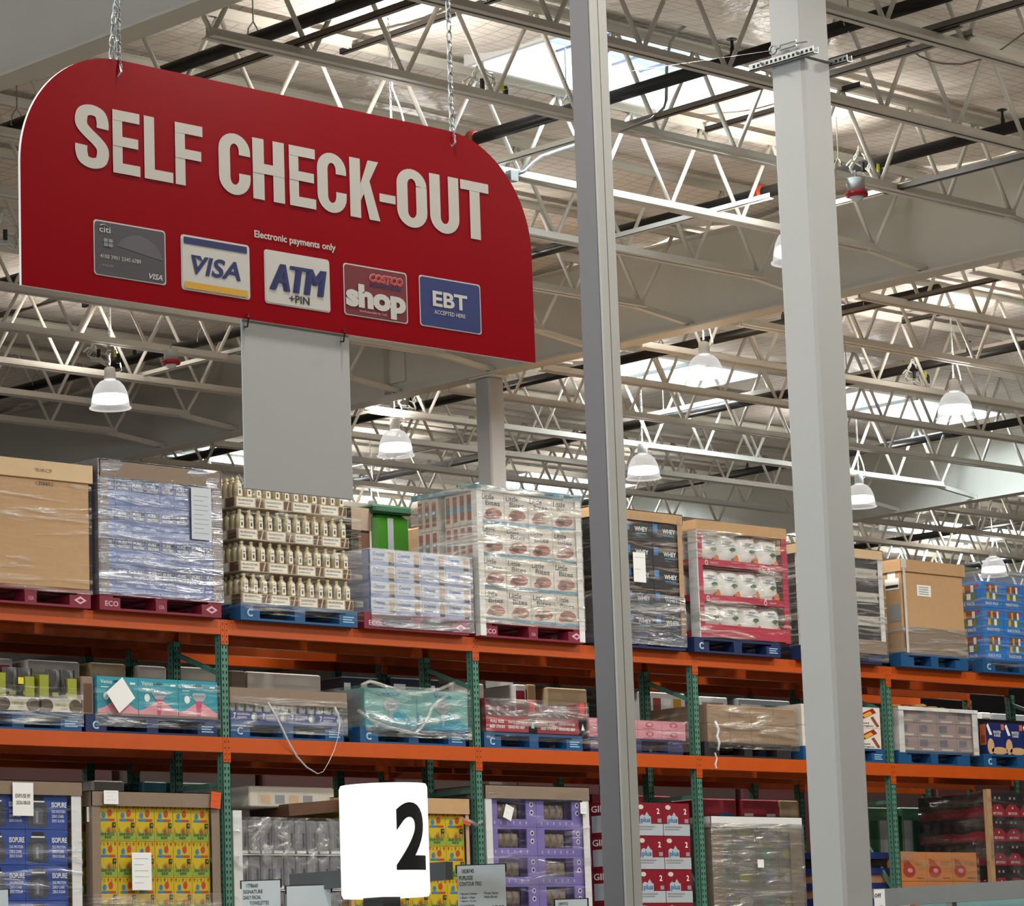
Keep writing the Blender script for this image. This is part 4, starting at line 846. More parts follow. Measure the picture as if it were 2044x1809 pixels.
# M5 red meat stick trays
x0, x1, zt = rect(971, 1392, 1173, 1460, YP)
pallet(x0 - .03, Z2, PBLUE, 'blue pallet under the red meat stick trays', marks='c', LM=BLOGO, w=1.2)
H = zt - zb2; tw = (x1 - x0) / 2; MR = mat('meat tray red', '#96192a', .45, var=.05); MBK = mat('meat bag dark', '#3a2a28', .3, var=.3)
q = MB(); q.box(0, tw - .004, 0, .5, 0, .01, MR); q.box(0, tw - .004, 0, .008, 0, .15, MR); q.box(0, .008, 0, .5, 0, H * .98, MR); q.box(tw - .012, tw - .004, 0, .5, 0, H * .98, MR); q.box(tw - .10, tw - .004, 0, .008, 0, H * .98, MR); q.box(0, tw - .004, .49, .5, 0, H, MR)
q.dt('f', (0, 0, 0), 'FULL SIZE', .06, .085, .16, .026, WHITE, .02); q.dt('f', (0, 0, 0), 'BEEF STICKS', .05, .04, .18, .026, WHITE, .02); q.dt('f', (0, 0, 0), 'CRAFTED WITH 100%', .27, .085, .20, .022, WHITE, .01); q.dt('f', (0, 0, 0), 'GRASS-FED BEEF', .27, .04, .20, .026, WHITE, .02); q.dp('f', (0, 0, 0), [(tw - .07, .05), (tw - .03, .05), (tw - .05, .11)], WHITE)
q.de('f', (0, 0, 0), tw - .05, H * .82, .035, .05, mat('bright seal red', '#d8303a', .4, var=.05), e=.003)
stack(q, 'meat_tray', 'tray', 'red meat stick tray', x0, YP + .01, zb2, 2, 1, tw, H, 'red meat stick trays')
p0 = None
for i in range(2):
    for j in range(4):
        bq = bag(.105, .10, H * .86, MBK, seed=j); loc = (x0 + i * tw + .02 + .105 * j, YP + .03, zb2 + .012); lab = f'dark meat stick bag in the {["left", "right"][i]} red tray, {OR[j]} from the left'
        if p0 is None: bq.dp('f', (0, -.004, 0), [(.03, H * .55), (.075, H * .5), (.07, H * .46), (.03, H * .5)], LB); bq.de('f', (0, -.004, 0), .05, H * .68, .018, .022, PKD); p0 = bq.build('meat_bag', loc=loc, smooth=True); tag(p0, lab, 'bag', 'dark meat stick bags')
        else: dup(p0, loc, lab)
wrap(x0, x1, YP, YP + .5, Z2 + .07, zt - .005, 'shiny film round the red meat stick trays', film('meat film', '#d0cfcc', base=.06, peak=.7, sx=1.3, sz=9), seed=66, amp=.02)
# M6 pink cartons
x0, x1, zt = rect(1178, 1432, 1372, 1474, YP)
pallet(x0 + .0, Z2, PDARK, 'dark blue pallet under the pink cartons right of the slim post', w=1.2)
PNK = mat('pink carton', '#c98791', .5, var=.06); PNK2 = mat('pink print', '#a4485a', .5, var=.1); n = 4; cw = (x1 - x0) / n; H = (zt - zb2) / 2
q = MB(); q.box(.002, cw - .002, 0, .5, 0, H - .003, PNK); q.de('f', (0, 0, 0), cw * .5, H * .55, cw * .16, H * .28, PNK2); q.de('f', (0, 0, 0), cw * .5, H * .55, cw * .1, H * .18, PNK, e=.003); q.dq('f', (0, 0, 0), cw * .2, H * .1, cw * .7, H * .16, PNK2)
stack(q, 'pink_carton', 'carton', 'pink carton right of the slim post', x0, YP + .02, zb2, n, 2, cw, H, 'pink cartons')
wrap(x0, x1, YP, YP + .5, Z2 + .03, zt, 'thin film round the pink cartons', film('pink film', '#d0b8bc', base=.08, peak=.6, sx=1.4, sz=12), seed=68)
# M7 brown cartons
x0, x1, zt = rect(1416, 1405, 1592, 1480, YP)
pallet(x0 - .07, Z2, PBLACK, 'black plastic pallet under the wrapped brown cartons', w=1.2)
n, nk = 4, 2; cw = (x1 - x0) / n; H = (zt - zb2) / nk; CB = mat('wrapped brown carton', '#93795f', .75, var=.1)
q = MB(); q.box(.002, cw - .002, 0, .8, 0, H - .003, CB); q.dq('f', (0, 0, 0), .01, H * .04, cw - .01, H * .10, CARDD); q.dq('f', (0, 0, 0), cw * .2, H * .4, cw * .6, H * .5, CARDD); q.dq('f', (0, 0, 0), .002, H * .9, cw - .002, H * .97, CARD)
stack(q, 'brown_carton', 'carton', 'brown carton on the black pallet', x0, YP + .02, zb2, n, nk, cw, H, 'brown cartons on the black pallet')
wrap(x0, x1, YP, YP + .82, Z2 + .08, zt, 'creased shiny film round the brown cartons', film('brown load film', '#d6c9b4', base=.10, peak=.95, sx=1.3, sz=12), seed=71, amp=.015)
o = MB().path([onY(x, y, YP - .04) for x, y in ((1427, 1440), (1434, 1456), (1431, 1470), (1436, 1482), (1433, 1498))], .014, STRAP, n=6).build('film_tail', smooth=True); tag(o, 'knotted white film tail hanging on the brown cartons', 'plastic wrap')
o = MB().path([onY(x, y, YP - .03) for x, y in ((1427, 1503), (1431, 1515), (1428, 1526), (1430, 1534))], .008, STRAP, n=5).build('film_tail'); tag(o, 'short white film strip below the black pallet', 'plastic wrap')
# M8 white and red organic bar cases
x0, x1, zt = rect(1606, 1404, 1763, 1496, YP)
pallet(x0 - .02, Z2, PBLUE, 'blue pallet of white fruit bar cases right of the white column', marks='c', LM=BLOGO, w=x1 - x0 + .04)
n, nk = 3, 2; cw = (x1 - x0) / n; H = (zt - zb2) / nk
q = MB(); q.box(.002, cw - .002, 0, .5, 0, H - .003, mat('fruit bar case', '#d9d2c6', .5, var=.06))
q.add([q.fr('f', 0, 0, 0, cw * a, H * c, .003) for a, c in ((.08, .55), (.22, .35), (.85, .75), (.72, .95))], [(0, 1, 2, 3)], MR); q.add([q.fr('f', 0, 0, 0, cw * a, H * c, .005) for a, c in ((.3, .6), (.4, .48), (.7, .68), (.6, .8))], [(0, 1, 2, 3)], FR2)
q.add([q.fr('f', 0, 0, 0, cw * a, H * c, .003) for a, c in ((.62, .5), (.72, .56), (.95, .1), (.85, .05))], [(0, 1, 2, 3)], MUF)
q.dt('f', (0, 0, 0), 'pure', cw * .3, H * .16, cw * .26, H * .10, INK, .01); q.dt('f', (0, 0, 0), 'organic', cw * .3, H * .04, cw * .42, H * .10, INK, .01)
stack(q, 'fruit_bar_case', 'case', 'white fruit bar case beside the white column', x0, YP + .02, zb2, n, nk, cw, H, 'white fruit bar cases')
# M9 pale wrapped cage of cartons with white corner boards
x0, x1, zt = rect(1797, 1412, 1953, 1505, YP)
pallet(x0 - .03, Z2, PBLUE, 'blue pallet of pale cartons with white corner boards at right', w=1.12)
n, nk = 4, 3; cw = (x1 - x0) / n; H = (zt - zb2) / nk; MV = mat('mauve brown carton', '#9a8784', .6, var=.12)
q = MB(); q.box(.002, cw - .002, 0, .5, 0, H - .004, MV); q.dq('f', (0, 0, 0), cw * .1, H * .35, cw * .5, H * .85, mat('slate print', '#6a6f78', .5, var=.1)); q.dq('f', (0, 0, 0), cw * .2, H * .1, cw * .8, H * .2, CRMT)
stack(q, 'mauve_carton', 'carton', 'mauve brown carton inside the white corner boards', x0, YP + .02, zb2, n, nk, cw, H, 'mauve brown cartons')
posts(x0, x1, YP, zb2 - .02, zt, POST, 'the mauve carton pallet', w=.075)
q = MB(); q.box(x0 - .01, x1 + .01, YP - .014, YP - .006, zt - .025, zt + .01, POST); tag(q.build('top_board'), 'white board along the top front edge of the mauve carton pallet', 'edge board')
for i in range(5):
    o = MB().cbox(0, .16, 0, .14, 0, .045, .02, mat('amber pouch', '#a8864a', .4, var=.3)).build('pouch', loc=(x0 + .06 + .19 * i, YP + .1, zt - .002)); o.rotation_euler = (0, .2 * math.sin(i * 2.1), 0); tag(o, f'crumpled amber pouch on top of the mauve cartons, {OR[i]} from the left', 'pouch', 'amber pouches')
wrap(x0, x1, YP, YP + .55, zb2 - .03, zt, 'film round the mauve cartons with corner boards', film('mauve film', '#cfc9c4', base=.12, peak=.7, sx=1.2, sz=8), seed=77, top=False)
# M10 dark blue cereal boxes
x0, _, zt = rect(1975, 1442, 2044, 1510, YP)
pallet(x0 - .09, Z2, PBLUE, 'blue pallet under the dark blue cereal boxes at right edge', marks='c', LM=BLOGO, w=1.2)
CBL = mat('cereal box blue', '#1e2a63', .4, var=.06); CFL = mat('cereal flakes', '#c9a274', .6, var=.3, scale=60); COR = mat('cereal side orange', '#c4683a', .5, var=.08); H = zt - zb2
q = MB(); q.box(.002, .298, 0, .09, 0, H, CBL); q.de('f', (0, 0, 0), .20, H * .12, .13, H * .12, CFL); q.de('f', (0, 0, 0), .06, H * .25, .055, H * .25, CFL); q.dt('f', (0, 0, 0), 'FROSTED', .11, H * .66, .12, H * .09, WHITE, .015); q.dt('f', (0, 0, 0), 'FLAKES', .12, H * .56, .10, H * .08, WHITE, .015); q.dq('f', (0, 0, 0), .24, H * .78, .29, H * .96, COR); q.dp('f', (0, 0, 0), [(.0, H * .9), (.05, H * .6), (.09, H * .62), (.03, H * .97)], WHITE)
q.dq('l', (0, 0, 0), -.085, H * .3, -.005, H * .95, COR); q.dq('l', (0, 0, 0), -.07, H * .35, -.02, H * .6, MUF, e=.003)
stack(q, 'cereal_box', 'box', 'dark blue cereal box', x0, YP + .02, zb2, 3, 1, .3, H, 'dark blue cereal boxes')
q = MB(); q.box(x0 - .02, x0 + .9, YP + .0, YP + .6, zb2 - .0, zb2 + .0, BLK); q.box(x0 - .06, x0 + .86, YP + .15, YP + .7, zb2, zb2 + H + .05, BLKB); tag(q.build('black_carton'), 'black carton standing behind the dark blue cereal boxes', 'carton')
YP = YF + .03
# ================================================================== LOWER LOADS (their pallets stand on the lowest beams below the view)
Z1 = 2.0; zb1 = Z1 + .137
def low_pallet(x0, w, M, l): pallet(x0, Z1, M, l, w=w)
# L1 blue supplement cases
x1 = onY(161, 1700, YP)[0]; x0 = x1 - 1.18; zt = onY(161, 1563, YP)[2]
low_pallet(x0 - .02, 1.2, PRED, 'red pallet below the blue supplement cases')
IB = mat('supplement blue', '#204390', .45, var=.06); JAR = mat('jar dark grey', '#3e3f45', .4, var=.15); JL = mat('jar light grey', '#8c8d90', .4, var=.1)
n, nk = 3, 4; cw = .395; H = .268; x0 = x1 - .085 - cw * n - .02; zs = zt - .09 - nk * H
q = MB(); q.box(.002, cw - .002, 0, .5, 0, H - .004, IB)
q.dp('f', (0, 0, 0), [(cw * .05, H * .12), (cw * .09, H * .06), (cw * .49, H * .06), (cw * .53, H * .12), (cw * .53, H * .62), (cw * .44, H * .78), (cw * .14, H * .78), (cw * .05, H * .62)], JAR); q.dq('f', (0, 0, 0), cw * .15, H * .78, cw * .43, H * .92, BLK); q.dq('f', (0, 0, 0), cw * .13, H * .76, cw * .45, H * .80, WHITE, e=.003); q.dp('f', (0, 0, 0), [(cw * .18, H * .14), (cw * .40, H * .14), (cw * .42, H * .55), (cw * .30, H * .62), (cw * .16, H * .55)], mat('jar label', '#5a5b60', .4, var=.2), e=.003); q.dq('f', (0, 0, 0), cw * .24, H * .18, cw * .30, H * .5, JL, e=.004)
q.dt('f', (0, 0, 0), 'ISOPURE', cw * .62, H * .62, cw * .35, H * .15, WHITE, .02); q.dt('f', (0, 0, 0), '25G PROTEIN', cw * .62, H * .46, cw * .32, H * .08, WHITE); q.dt('f', (0, 0, 0), 'ZERO CARB', cw * .62, H * .33, cw * .28, H * .08, WHITE); q.dt('f', (0, 0, 0), 'ZERO SUGAR', cw * .62, H * .20, cw * .30, H * .08, WHITE)
stack(q, 'supplement_case', 'case', 'blue supplement case with jar picture', x0, YP + .02, zs, n, nk, cw, H, 'blue supplement cases')
q = MB(); q.box(x0, x1, YP + .03, YP + .6, zb1, zs, IB); tag(q.build('base_tray'), 'blue base tray under the supplement cases', 'tray')
cap(x0, x1, YP, YP + .93, zt, .10, CARDD, 'grey brown lid on the blue supplement pallet'); posts(x0, x1 - .0, YP, zb1, zt - .09, POST, 'the blue supplement pallet', w=.085)
wrap(x0, x1, YP, YP + .93, zb1, zt - .1, 'thin film round the blue supplement cases', film('blue case film', '#aab4d0', base=.03, peak=.55, sx=1.2, sz=9), seed=81, top=False)
sheet(25, 1562, .19, .25, YP - .03, 'white date sheet on the blue supplement pallet', lines=0, txt=[('EXP/USE BY', .025, -.115, .14, .03), ('2026.08.03', .03, -.165, .13, .028)])
# L2, L4 yellow candy cases
SY = mat('candy yellow', '#bda31a', .45, var=.05); SG = mat('candy green', '#7f9a3a', .5, var=.15); SR = mat('candy red', '#b23a26', .5, var=.15); SBL = mat('candy blue', '#2d74a8', .5, var=.1)
def candy(cw, H):
    q = MB(); q.box(.002, cw - .002, 0, .45, 0, H - .003, SY); rnd = random.Random(5)
    o = (0, 0, 0)
    q.dp('f', o, [(cw * .02, H * .03), (cw * .5, H * .02), (cw * .98, H * .03), (cw * .97, H * .28), (cw * .85, H * .20), (cw * .75, H * .34), (cw * .6, H * .22), (cw * .45, H * .36), (cw * .3, H * .22), (cw * .18, H * .30), (cw * .05, H * .2)], SG)
    for k in range(9): a = rnd.random(); q.dp('f', o, [(cw * (.05 + .85 * a), H * .24), (cw * (.08 + .85 * a), H * (.36 + .12 * rnd.random())), (cw * (.12 + .85 * a), H * .24)], (SR, MUF, SG)[k % 3], e=.003)
    q.dt('f', o, 'SOUR PATCH', cw * .12, H * .15, cw * .72, H * .08, INK, .015, e=.004, shear=.1); q.dt('f', o, 'KIDS', cw * .34, H * .07, cw * .34, H * .07, INK, .015, e=.004, shear=.1)
    q.de('f', o, cw * .3, H * .72, cw * .09, H * .08, SBL, e=.003); q.de('f', o, cw * .62, H * .78, cw * .11, H * .10, SR, e=.003); q.dq('f', o, cw * .14, H * .56, cw * .52, H * .62, SBL, e=.003); q.dq('f', o, cw * .52, H * .56, cw * .88, H * .62, SR, e=.003); q.dq('f', o, cw * .74, H * .38, cw * .92, H * .52, INK, e=.004); q.dt('f', o, '48', cw * .78, H * .42, cw * .1, H * .07, SY, e=.006)
    for k in range(5): q.dp('f', o, [(cw * (.06 + .19 * k), H * .97), (cw * (.12 + .19 * k), H * .86), (cw * (.18 + .19 * k), H * .97)], (SR, SG)[k % 2], e=.003)
    q.dq('l', o, -.4, H * .3, -.05, H * .5, SR); q.dq('l', o, -.35, H * .6, -.1, H * .85, SG); return q
x0, x1, zt = rect(186, 1580, 439, 1780, YP)
low_pallet(x0, 1.2, PBLUE, 'blue pallet below the large yellow candy stack')
n, nk = 6, 3; cw = (x1 - x0 - .15) / n; H = .278; zc0 = zt - .1 - nk * H
stack(candy(cw, H * 1.0), 'candy_case', 'case', 'yellow candy case in the large left stack', x0 + .07, YP + .02, zc0, n, nk, cw, H, 'yellow candy cases of the large stack')
q = MB(); q.box(x0 - .005, x1 + .005, YP - .004, YP + .9, zb1, zc0, CARDD); tag(q.build('base_tray'), 'brown base tray under the large yellow candy stack', 'tray')
cap(x0, x1, YP, YP + .93, zt, .11, CARDD, 'brown lid on the large yellow candy stack'); posts(x0, x1, YP, zc0, zt - .1, CARDD, 'the large yellow candy stack', w=.075)
sheet(207, 1578, .14, .105, YP - .032, 'silver white label on the lid of the yellow candy stack', lines=3); sheet(422, 1580, .10, .13, YP - .032, 'orange tag at the top right of the yellow candy stack', lines=2, M=mat('tag orange', '#d2521c', .5), M2=INK, rot=.1)
sheet(263, 1702, .19, .29, YP - .03, 'white paper note on the front of the yellow candy stack', lines=5); sheet(173, 1611, .085, .115, YP + .03, 'small white label on the left edge of the yellow candy stack', lines=4)
wrap(x0, x1, YP, YP + .93, zb1, zc0 + .15, 'film round the foot of the large yellow candy stack', FILM, seed=85, top=False)
# L3 clear jars of wipes with a carton above
x0, x1, zt = rect(468, 1618, 690, 1770, YP)
low_pallet(x0, 1.2, PBLUE, 'blue pallet below the grey packs left of the lit number sign')
TUB = mat('grey clear pack', '#77777a', .35, var=.45, scale=18); n, nk = 9, 3; cw = (x1 - .07 - x0) / n; H = (zt - .06 - 2.30) / nk
q = MB(); q.cbox(.003, cw - .003, 0, .35, 0, H - .012, .012, TUB); q.dq('f', (0, 0, 0), cw * .25, H * .10, cw * .33, H * .85, JL); q.dq('f', (0, 0, 0), cw * .60, H * .2, cw * .78, H * .6, mat('pack dark', '#4a4b4d', .3, var=.4, scale=25)); q.dq('f', (0, 0, 0), cw * .1, H * .02, cw * .9, H * .10, POST)
stack(q, 'towelette_pack', 'pack', 'grey towelette pack left of the lit number sign', x0 + .06, YP + .03, 2.30, n, nk, cw, H, 'grey towelette packs')
for k in range(3): o = MB().box(x0 + .05, x1, YP + .02, YP + .6, 2.30 + (k) * H - .009, 2.30 + k * H - .001, POST).build('tier_sheet'); tag(o, f'pale tier sheet between the grey packs, {OR[2 - k]} from the top', 'sheet')
q = MB(); q.box(x0, x1, YP, YP + .7, zb1, 2.29, CRMT); tag(q.build('base_tray'), 'cream base tray under the grey towelette packs', 'tray')
posts(x0, x1, YP, zb1, zt - .0, POST, 'the grey towelette pallet', w=.085, both=False)
xa, xb_, zq = rect(470, 1572, 640, 1612, YP + .4)
q = MB(); q.cbox(xa, xb_, YP + .22, YP + .9, zq - .17, zq, .01, CRMT); q.dq('f', (xa, YP + .22, zq - .17), .10, .02, .62, .14, LB)
for k in range(4): q.dq('f', (xa, YP + .22, zq - .17), .12 + .15 * k, .03, .22 + .15 * k, .10, (CARDP, GREYI)[k % 2], e=.003)
tag(q.build('cream_carton'), 'cream carton with tan print on top behind the grey packs', 'carton')
q = MB(); q.box(0, .55, .0, .5, 0, .10, BRN); o = q.build('dark_tray', loc=(x1 - .50, YP + .1, zt - .03)); o.rotation_euler = (0, -.08, 0); tag(o, 'dark brown tilted tray above the grey packs beside the number sign', 'tray')
wrap(x0, x1, YP, YP + .7, 2.28, zt - .05, 'clear film round the grey towelette packs', film('pack film', '#c2c2c0', base=.08, peak=.8, sx=6, sz=6), seed=88, top=False)
x0, x1, zt = rect(700, 1590, 937, 1735, YP)
low_pallet(x0, 1.2, PBLUE, 'blue pallet below the second yellow candy stack')
n, nk = 6, 3; cw = (x1 - x0 - .06) / n; H = .278; zc0 = zt - .12 - nk * H
stack(candy(cw, H), 'candy_case', 'case', 'yellow candy case right of the lit number sign', x0 + .03, YP + .02, zc0, n, nk, cw, H, 'yellow candy cases of the second stack')
q = MB(); q.box(x0 - .005, x1 + .005, YP - .004, YP + .9, zb1, zc0, CARD); tag(q.build('base_tray'), 'brown base tray under the second yellow candy stack', 'tray')
cap(x0, x1, YP, YP + .93, zt, .13, CARD, 'brown lid on the second yellow candy stack'); posts(x0, x1, YP, zc0, zt - .1, CARD, 'the second yellow candy stack', w=.03)
o = MB().path([onY(x, y, YP - .03) for x, y in ((920, 1634), (938, 1640), (952, 1648), (962, 1640))], .016, FILMH, n=6).build('film_tail'); tag(o, 'shiny film end sticking out beside the second candy stack', 'plastic wrap')
sheet(925, 1634, .09, .045, YP - .035, 'orange tag taped on the second yellow candy stack', lines=0, M=mat('tag orange', '#d2521c', .5), rot=.2)
# L5 purple window cartons
x0, x1, zt = rect(975, 1568, 1180, 1790, YP)
low_pallet(x0, 1.2, PBLUE, 'blue pallet below the purple window cartons')
PUR = mat('carton purple', '#7569a8', .5, var=.06); PURD = mat('purple dot', '#2c2748', .5, var=0); WIN = mat('window dark', '#3a3230', .3, var=.45, scale=25)
n, nk = 2, 5; cw = (x1 - x0 - .12) / n; H = .248; z0 = zt - .10 - H * nk
q = MB(); o = (0, 0, 0); t_ = .012
wx0, wx1, wz0, wz1 = cw * .16, cw * .78, H * .26, H * .92
for a in ((.002, wx0, 0, H - .003), (wx1, cw - .002, 0, H - .003), (wx0, wx1, 0, wz0), (wx0, wx1, wz1, H - .003)): q.box(a[0], a[1], 0, t_, a[2], a[3], PUR)
q.box(.002, cw - .002, .10, .45, 0, H - .003, PUR); q.dq('f', (0, .10, 0), wx0, wz0, wx1, wz1, WIN, e=.002)
for k in range(6): q.de('f', o, cw * (.10 + .135 * k), H * .13, .008, .013, WHITE); q.de('f', o, cw * (.10 + .135 * k), H * .13, .004, .009, PURD, e=.003, n=8)
for k in range(2): q.de('f', o, cw * .89, H * (.78 - .28 * k), .022, .022, WHITE); q.de('f', o, cw * .89, H * (.78 - .28 * k), .014, .014, PURD, e=.003)
stack(q, 'window_carton', 'carton', 'purple carton with a display window', x0 + .065, YP + .02, z0, n, nk, cw, H, 'purple window cartons')
pq = bag(.09, .05, H * .5, mat('clear pouch', '#75685a', .2, var=.5, scale=30)); p0 = None
for k in range(nk):
    for i in range(n):
        for j in range(3):
            loc = (x0 + .065 + i * cw + wx0 + .02 + .085 * j, YP + .045, z0 + k * H + wz0 + .004); lab = f'tan pouch in a purple carton window, {["left", "right"][i]} column, ' + ('top tier' if k == nk - 1 else f'{OR[nk - 1 - k]} tier down') + f', {["left", "middle", "right"][j]}'
            if p0 is None: p0 = pq.build('pouch', loc=loc, smooth=True); tag(p0, lab, 'pouch', 'tan pouches in the purple cartons')
            else: dup(p0, loc, lab)
q = MB(); q.box(x0, x1, YP, YP + .5, zb1, z0, PUR); tag(q.build('base_tray'), 'purple base tray under the window cartons', 'tray')
cap(x0, x1, YP, YP + .93, zt, .11, CARDD, 'brown wrapped lid on the purple window cartons'); posts(x0, x1, YP, zb1, zt - .1, POST, 'the purple window carton pallet', w=.07)
sheet(1010, 1605, .10, .12, YP - .03, 'white tilted label on the purple cartons', lines=2, rot=.35); sheet(1158, 1602, .075, .10, YP - .03, 'white barcode label on the right post of the purple cartons', lines=4, M2=INK)
wrap(x0, x1, YP, YP + .5, zb1, zt - .03, 'clear film round the purple window cartons', film('purple film', '#b8b0cc', base=.04, peak=.5, sx=1.2, sz=7), seed=91, top=False)
# L6 red plus cartons
x0, x1, zt = rect(1222, 1600, 1386, 1780, YP)
low_pallet(x0, x1 - x0, PBLUE, 'blue pallet below the red and white vitamin cartons')
VR = mat('vitamin red', '#7f1123', .45, var=.06); VW = mat('vitamin pale', '#a9b1b7', .5, var=.05); VB = mat('vitamin blue', '#2a6fa0', .5, var=.05)
n, nk = 3, 5; cw = (x1 - x0) / n; H = .30; nk = 4; z0 = zt - H * nk
q = MB(); o = (0, 0, 0); q.box(.002, cw - .002, 0, .6, 0, H - .003, VR); q.dq('f', o, .004, .004, cw - .004, H * .36, VW); q.dp('f', o, [(cw * .16, H * .36), (cw * .16, H * .58), (cw * .24, H * .64), (cw * .34, H * .60), (cw * .42, H * .72), (cw * .5, H * .60), (cw * .56, H * .58), (cw * .56, H * .36)], VW); q.dt('f', o, 'plus', cw * .19, H * .36, cw * .34, H * .20, VB, .02, e=.004)
q.dq('f', o, cw * .06, H * .26, cw * .7, H * .30, GREYI, e=.004); q.dq('f', o, cw * .06, H * .19, cw * .6, H * .22, GREYI, e=.004); q.dt('f', o, '2', cw * .78, H * .66, cw * .1, H * .17, WHITE, .02); q.dq('f', o, cw * .80, H * .40, cw * .94, H * .52, GREYI, e=.003); q.de('f', o, cw * .2, H * .86, cw * .10, H * .07, LB, e=.003)
q.dt('l', o, 'GIE', -.2, H * .70, .16, H * .2, WHITE, .02); q.dq('l', o, -.2, H * .1, -.06, H * .6, VW)
stack(q, 'vitamin_carton', 'carton', 'red and white vitamin carton', x0, YP + .02, z0, n, nk, cw, H, 'red and white vitamin cartons')
q = MB(); q.box(x0, x1, YP + .03, YP + .6, zb1, z0, VR); tag(q.build('base_tray'), 'red base tray under the vitamin cartons', 'tray')
VD = mat('dark red carton', '#5e0f1c', .5, var=.08)
q = MB(); q.box(0, .26, 0, .5, 0, .26, VD); q.dt('f', (0, 0, 0), 'GIE', .14, .16, .1, .05, WHITE, .02); q.dq('f', (0, 0, 0), .16, .03, .24, .13, VW)
stack(q, 'dark_red_carton', 'carton', 'dark red carton beside the slim post', onY(1186, 1700, YP + .3)[0], YP + .3, zb1, 1, 5, .26, .262, 'dark red cartons')
# L7 grey wrapped drum load under a white cap
x0, x1, zt = rect(1425, 1632, 1604, 1790, YP)
low_pallet(x0 - .05, 1.05, PBLACK, 'black pallet below the grey wrapped load left of the white column')
n, nk = 4, 5; cw = (x1 - x0) / n; H = (zt - zb1) / nk; GB = mat('muted carton', '#6b6a66', .6, var=.2, scale=8); cols = [mat(f'muted print {i}', c, .5, var=.15) for i, c in enumerate(('#5b8a80', '#8a8f3e', '#3e4f80', '#9a9a9a'))]
for k in range(nk):
    for i in range(n):
        q = MB(); q.box(.002, cw - .002, 0, .7, 0, H - .004, GB); q.de('f', (0, 0, 0), cw * .5, H * .5, cw * .3, H * .22, cols[(i + 2 * k) % 4]); q.dq('f', (0, 0, 0), cw * .2, H * .8, cw * .8, H * .9, cols[(i + k) % 4])
        o = q.build('muted_carton', loc=(x0 + i * cw, YP + .02, zb1 + k * H)); tag(o, f'dull carton under grey film, {OR[i]} from the left, ' + ('top tier' if k == nk - 1 else f'{OR[nk - 1 - k]} tier down'), 'carton', 'dull cartons under grey film')
cap(x0, x1, YP, YP + .75, zt + .01, .10, POST, 'white cap on the grey wrapped load left of the white column', name='load_cap')
posts(x0, x1, YP, zb1, zt - .08, CARDD, 'the grey wrapped load', w=.16)
wrap(x0 - .01, x1 + .01, YP - .008, YP + .75, zb1, zt - .05, 'many layers of grey film round the load left of the white column', film('many layer film', '#9b978e', base=.38, peak=.95, sx=1.6, sz=14, rough=.2), seed=95, amp=.02, top=False)
sheet(1512, 1716, .085, .075, YP - .05, 'small white label on the grey wrapped load', lines=1)
# L8 navy topped trays of cans right of the column
x0, x1, zt = rect(1640, 1700, 1780, 1790, YP + .15)
NV2 = mat('navy tray', '#1c2f66', .45, var=.08); CAN = mat('copper can', '#a87a62', .4, var=.3, scale=30)
low_pallet(x0, x1 - x0, PDARK, 'blue pallet below the navy trays right of the white column')
H = .148; z0 = zt - 4 * H
for k in range(4):
    q = MB(); q.box(0, x1 - x0, 0, .5, H * .55, H - .004, NV2); q.box(.02, x1 - x0 - .03, .02, .48, 0, H * .55, CAN if k != 3 else BLKB)
    o = q.build('can_tray', loc=(x0, YP + .15, z0 + k * H)); tag(o, 'navy topped tray of copper packs right of the column, ' + ('top tier' if k == 3 else f'{OR[3 - k]} tier down'), 'tray', 'navy topped trays')
q = MB(); q.box(x0, x1, YP + .16, YP + .6, zb1, z0, NV2); tag(q.build('base_tray'), 'navy base tray right of the white column', 'tray')
# L9 orange cartons
x0, x1, zt = rect(1803, 1700, 1955, 1790, YP)
low_pallet(x0, x1 - x0 + .05, PBLUE, 'blue pallet below the orange ham cartons')
OC = mat('orange carton', '#b9753f', .6, var=.08); HAM = mat('ham red', '#9c3327', .5, var=.15); n = 3; cw = (x1 - x0) / n; H = .285; nk = 3; z0 = zt - nk * H
q = MB(); o = (0, 0, 0); q.box(.002, cw - .002, 0, .4, 0, H - .004, OC); q.de('f', o, cw * .32, H * .34, cw * .24, H * .22, HAM); q.dp('f', o, [(cw * .12, H * .4), (cw * .10, H * .78), (cw * .3, H * .7), (cw * .45, H * .5)], HAM, e=.0025); q.de('f', o, cw * .34, H * .36, cw * .1, H * .08, PNK, e=.004); q.dq('f', o, cw * .55, H * .62, cw * .92, H * .65, CARDD); q.dq('f', o, cw * .55, H * .55, cw * .88, H * .58, CARDD); q.dt('f', o, 'honey', cw * .62, H * .07, cw * .28, H * .07, BRN, .01)
stack(q, 'ham_carton', 'carton', 'orange carton with red ham picture', x0, YP + .01, z0, n, nk, cw, H, 'orange ham cartons')
q = MB(); q.box(x0, x1, YP + .03, YP + .4, zb1, z0, OC); tag(q.build('base_tray'), 'orange base tray under the ham cartons', 'tray')
wrap(x0, x1, YP, YP + .4, z0, zt, 'clear film round the orange ham cartons', film('orange film', '#d8c0a0', base=.03, peak=.6, sx=1.2, sz=8), seed=97)
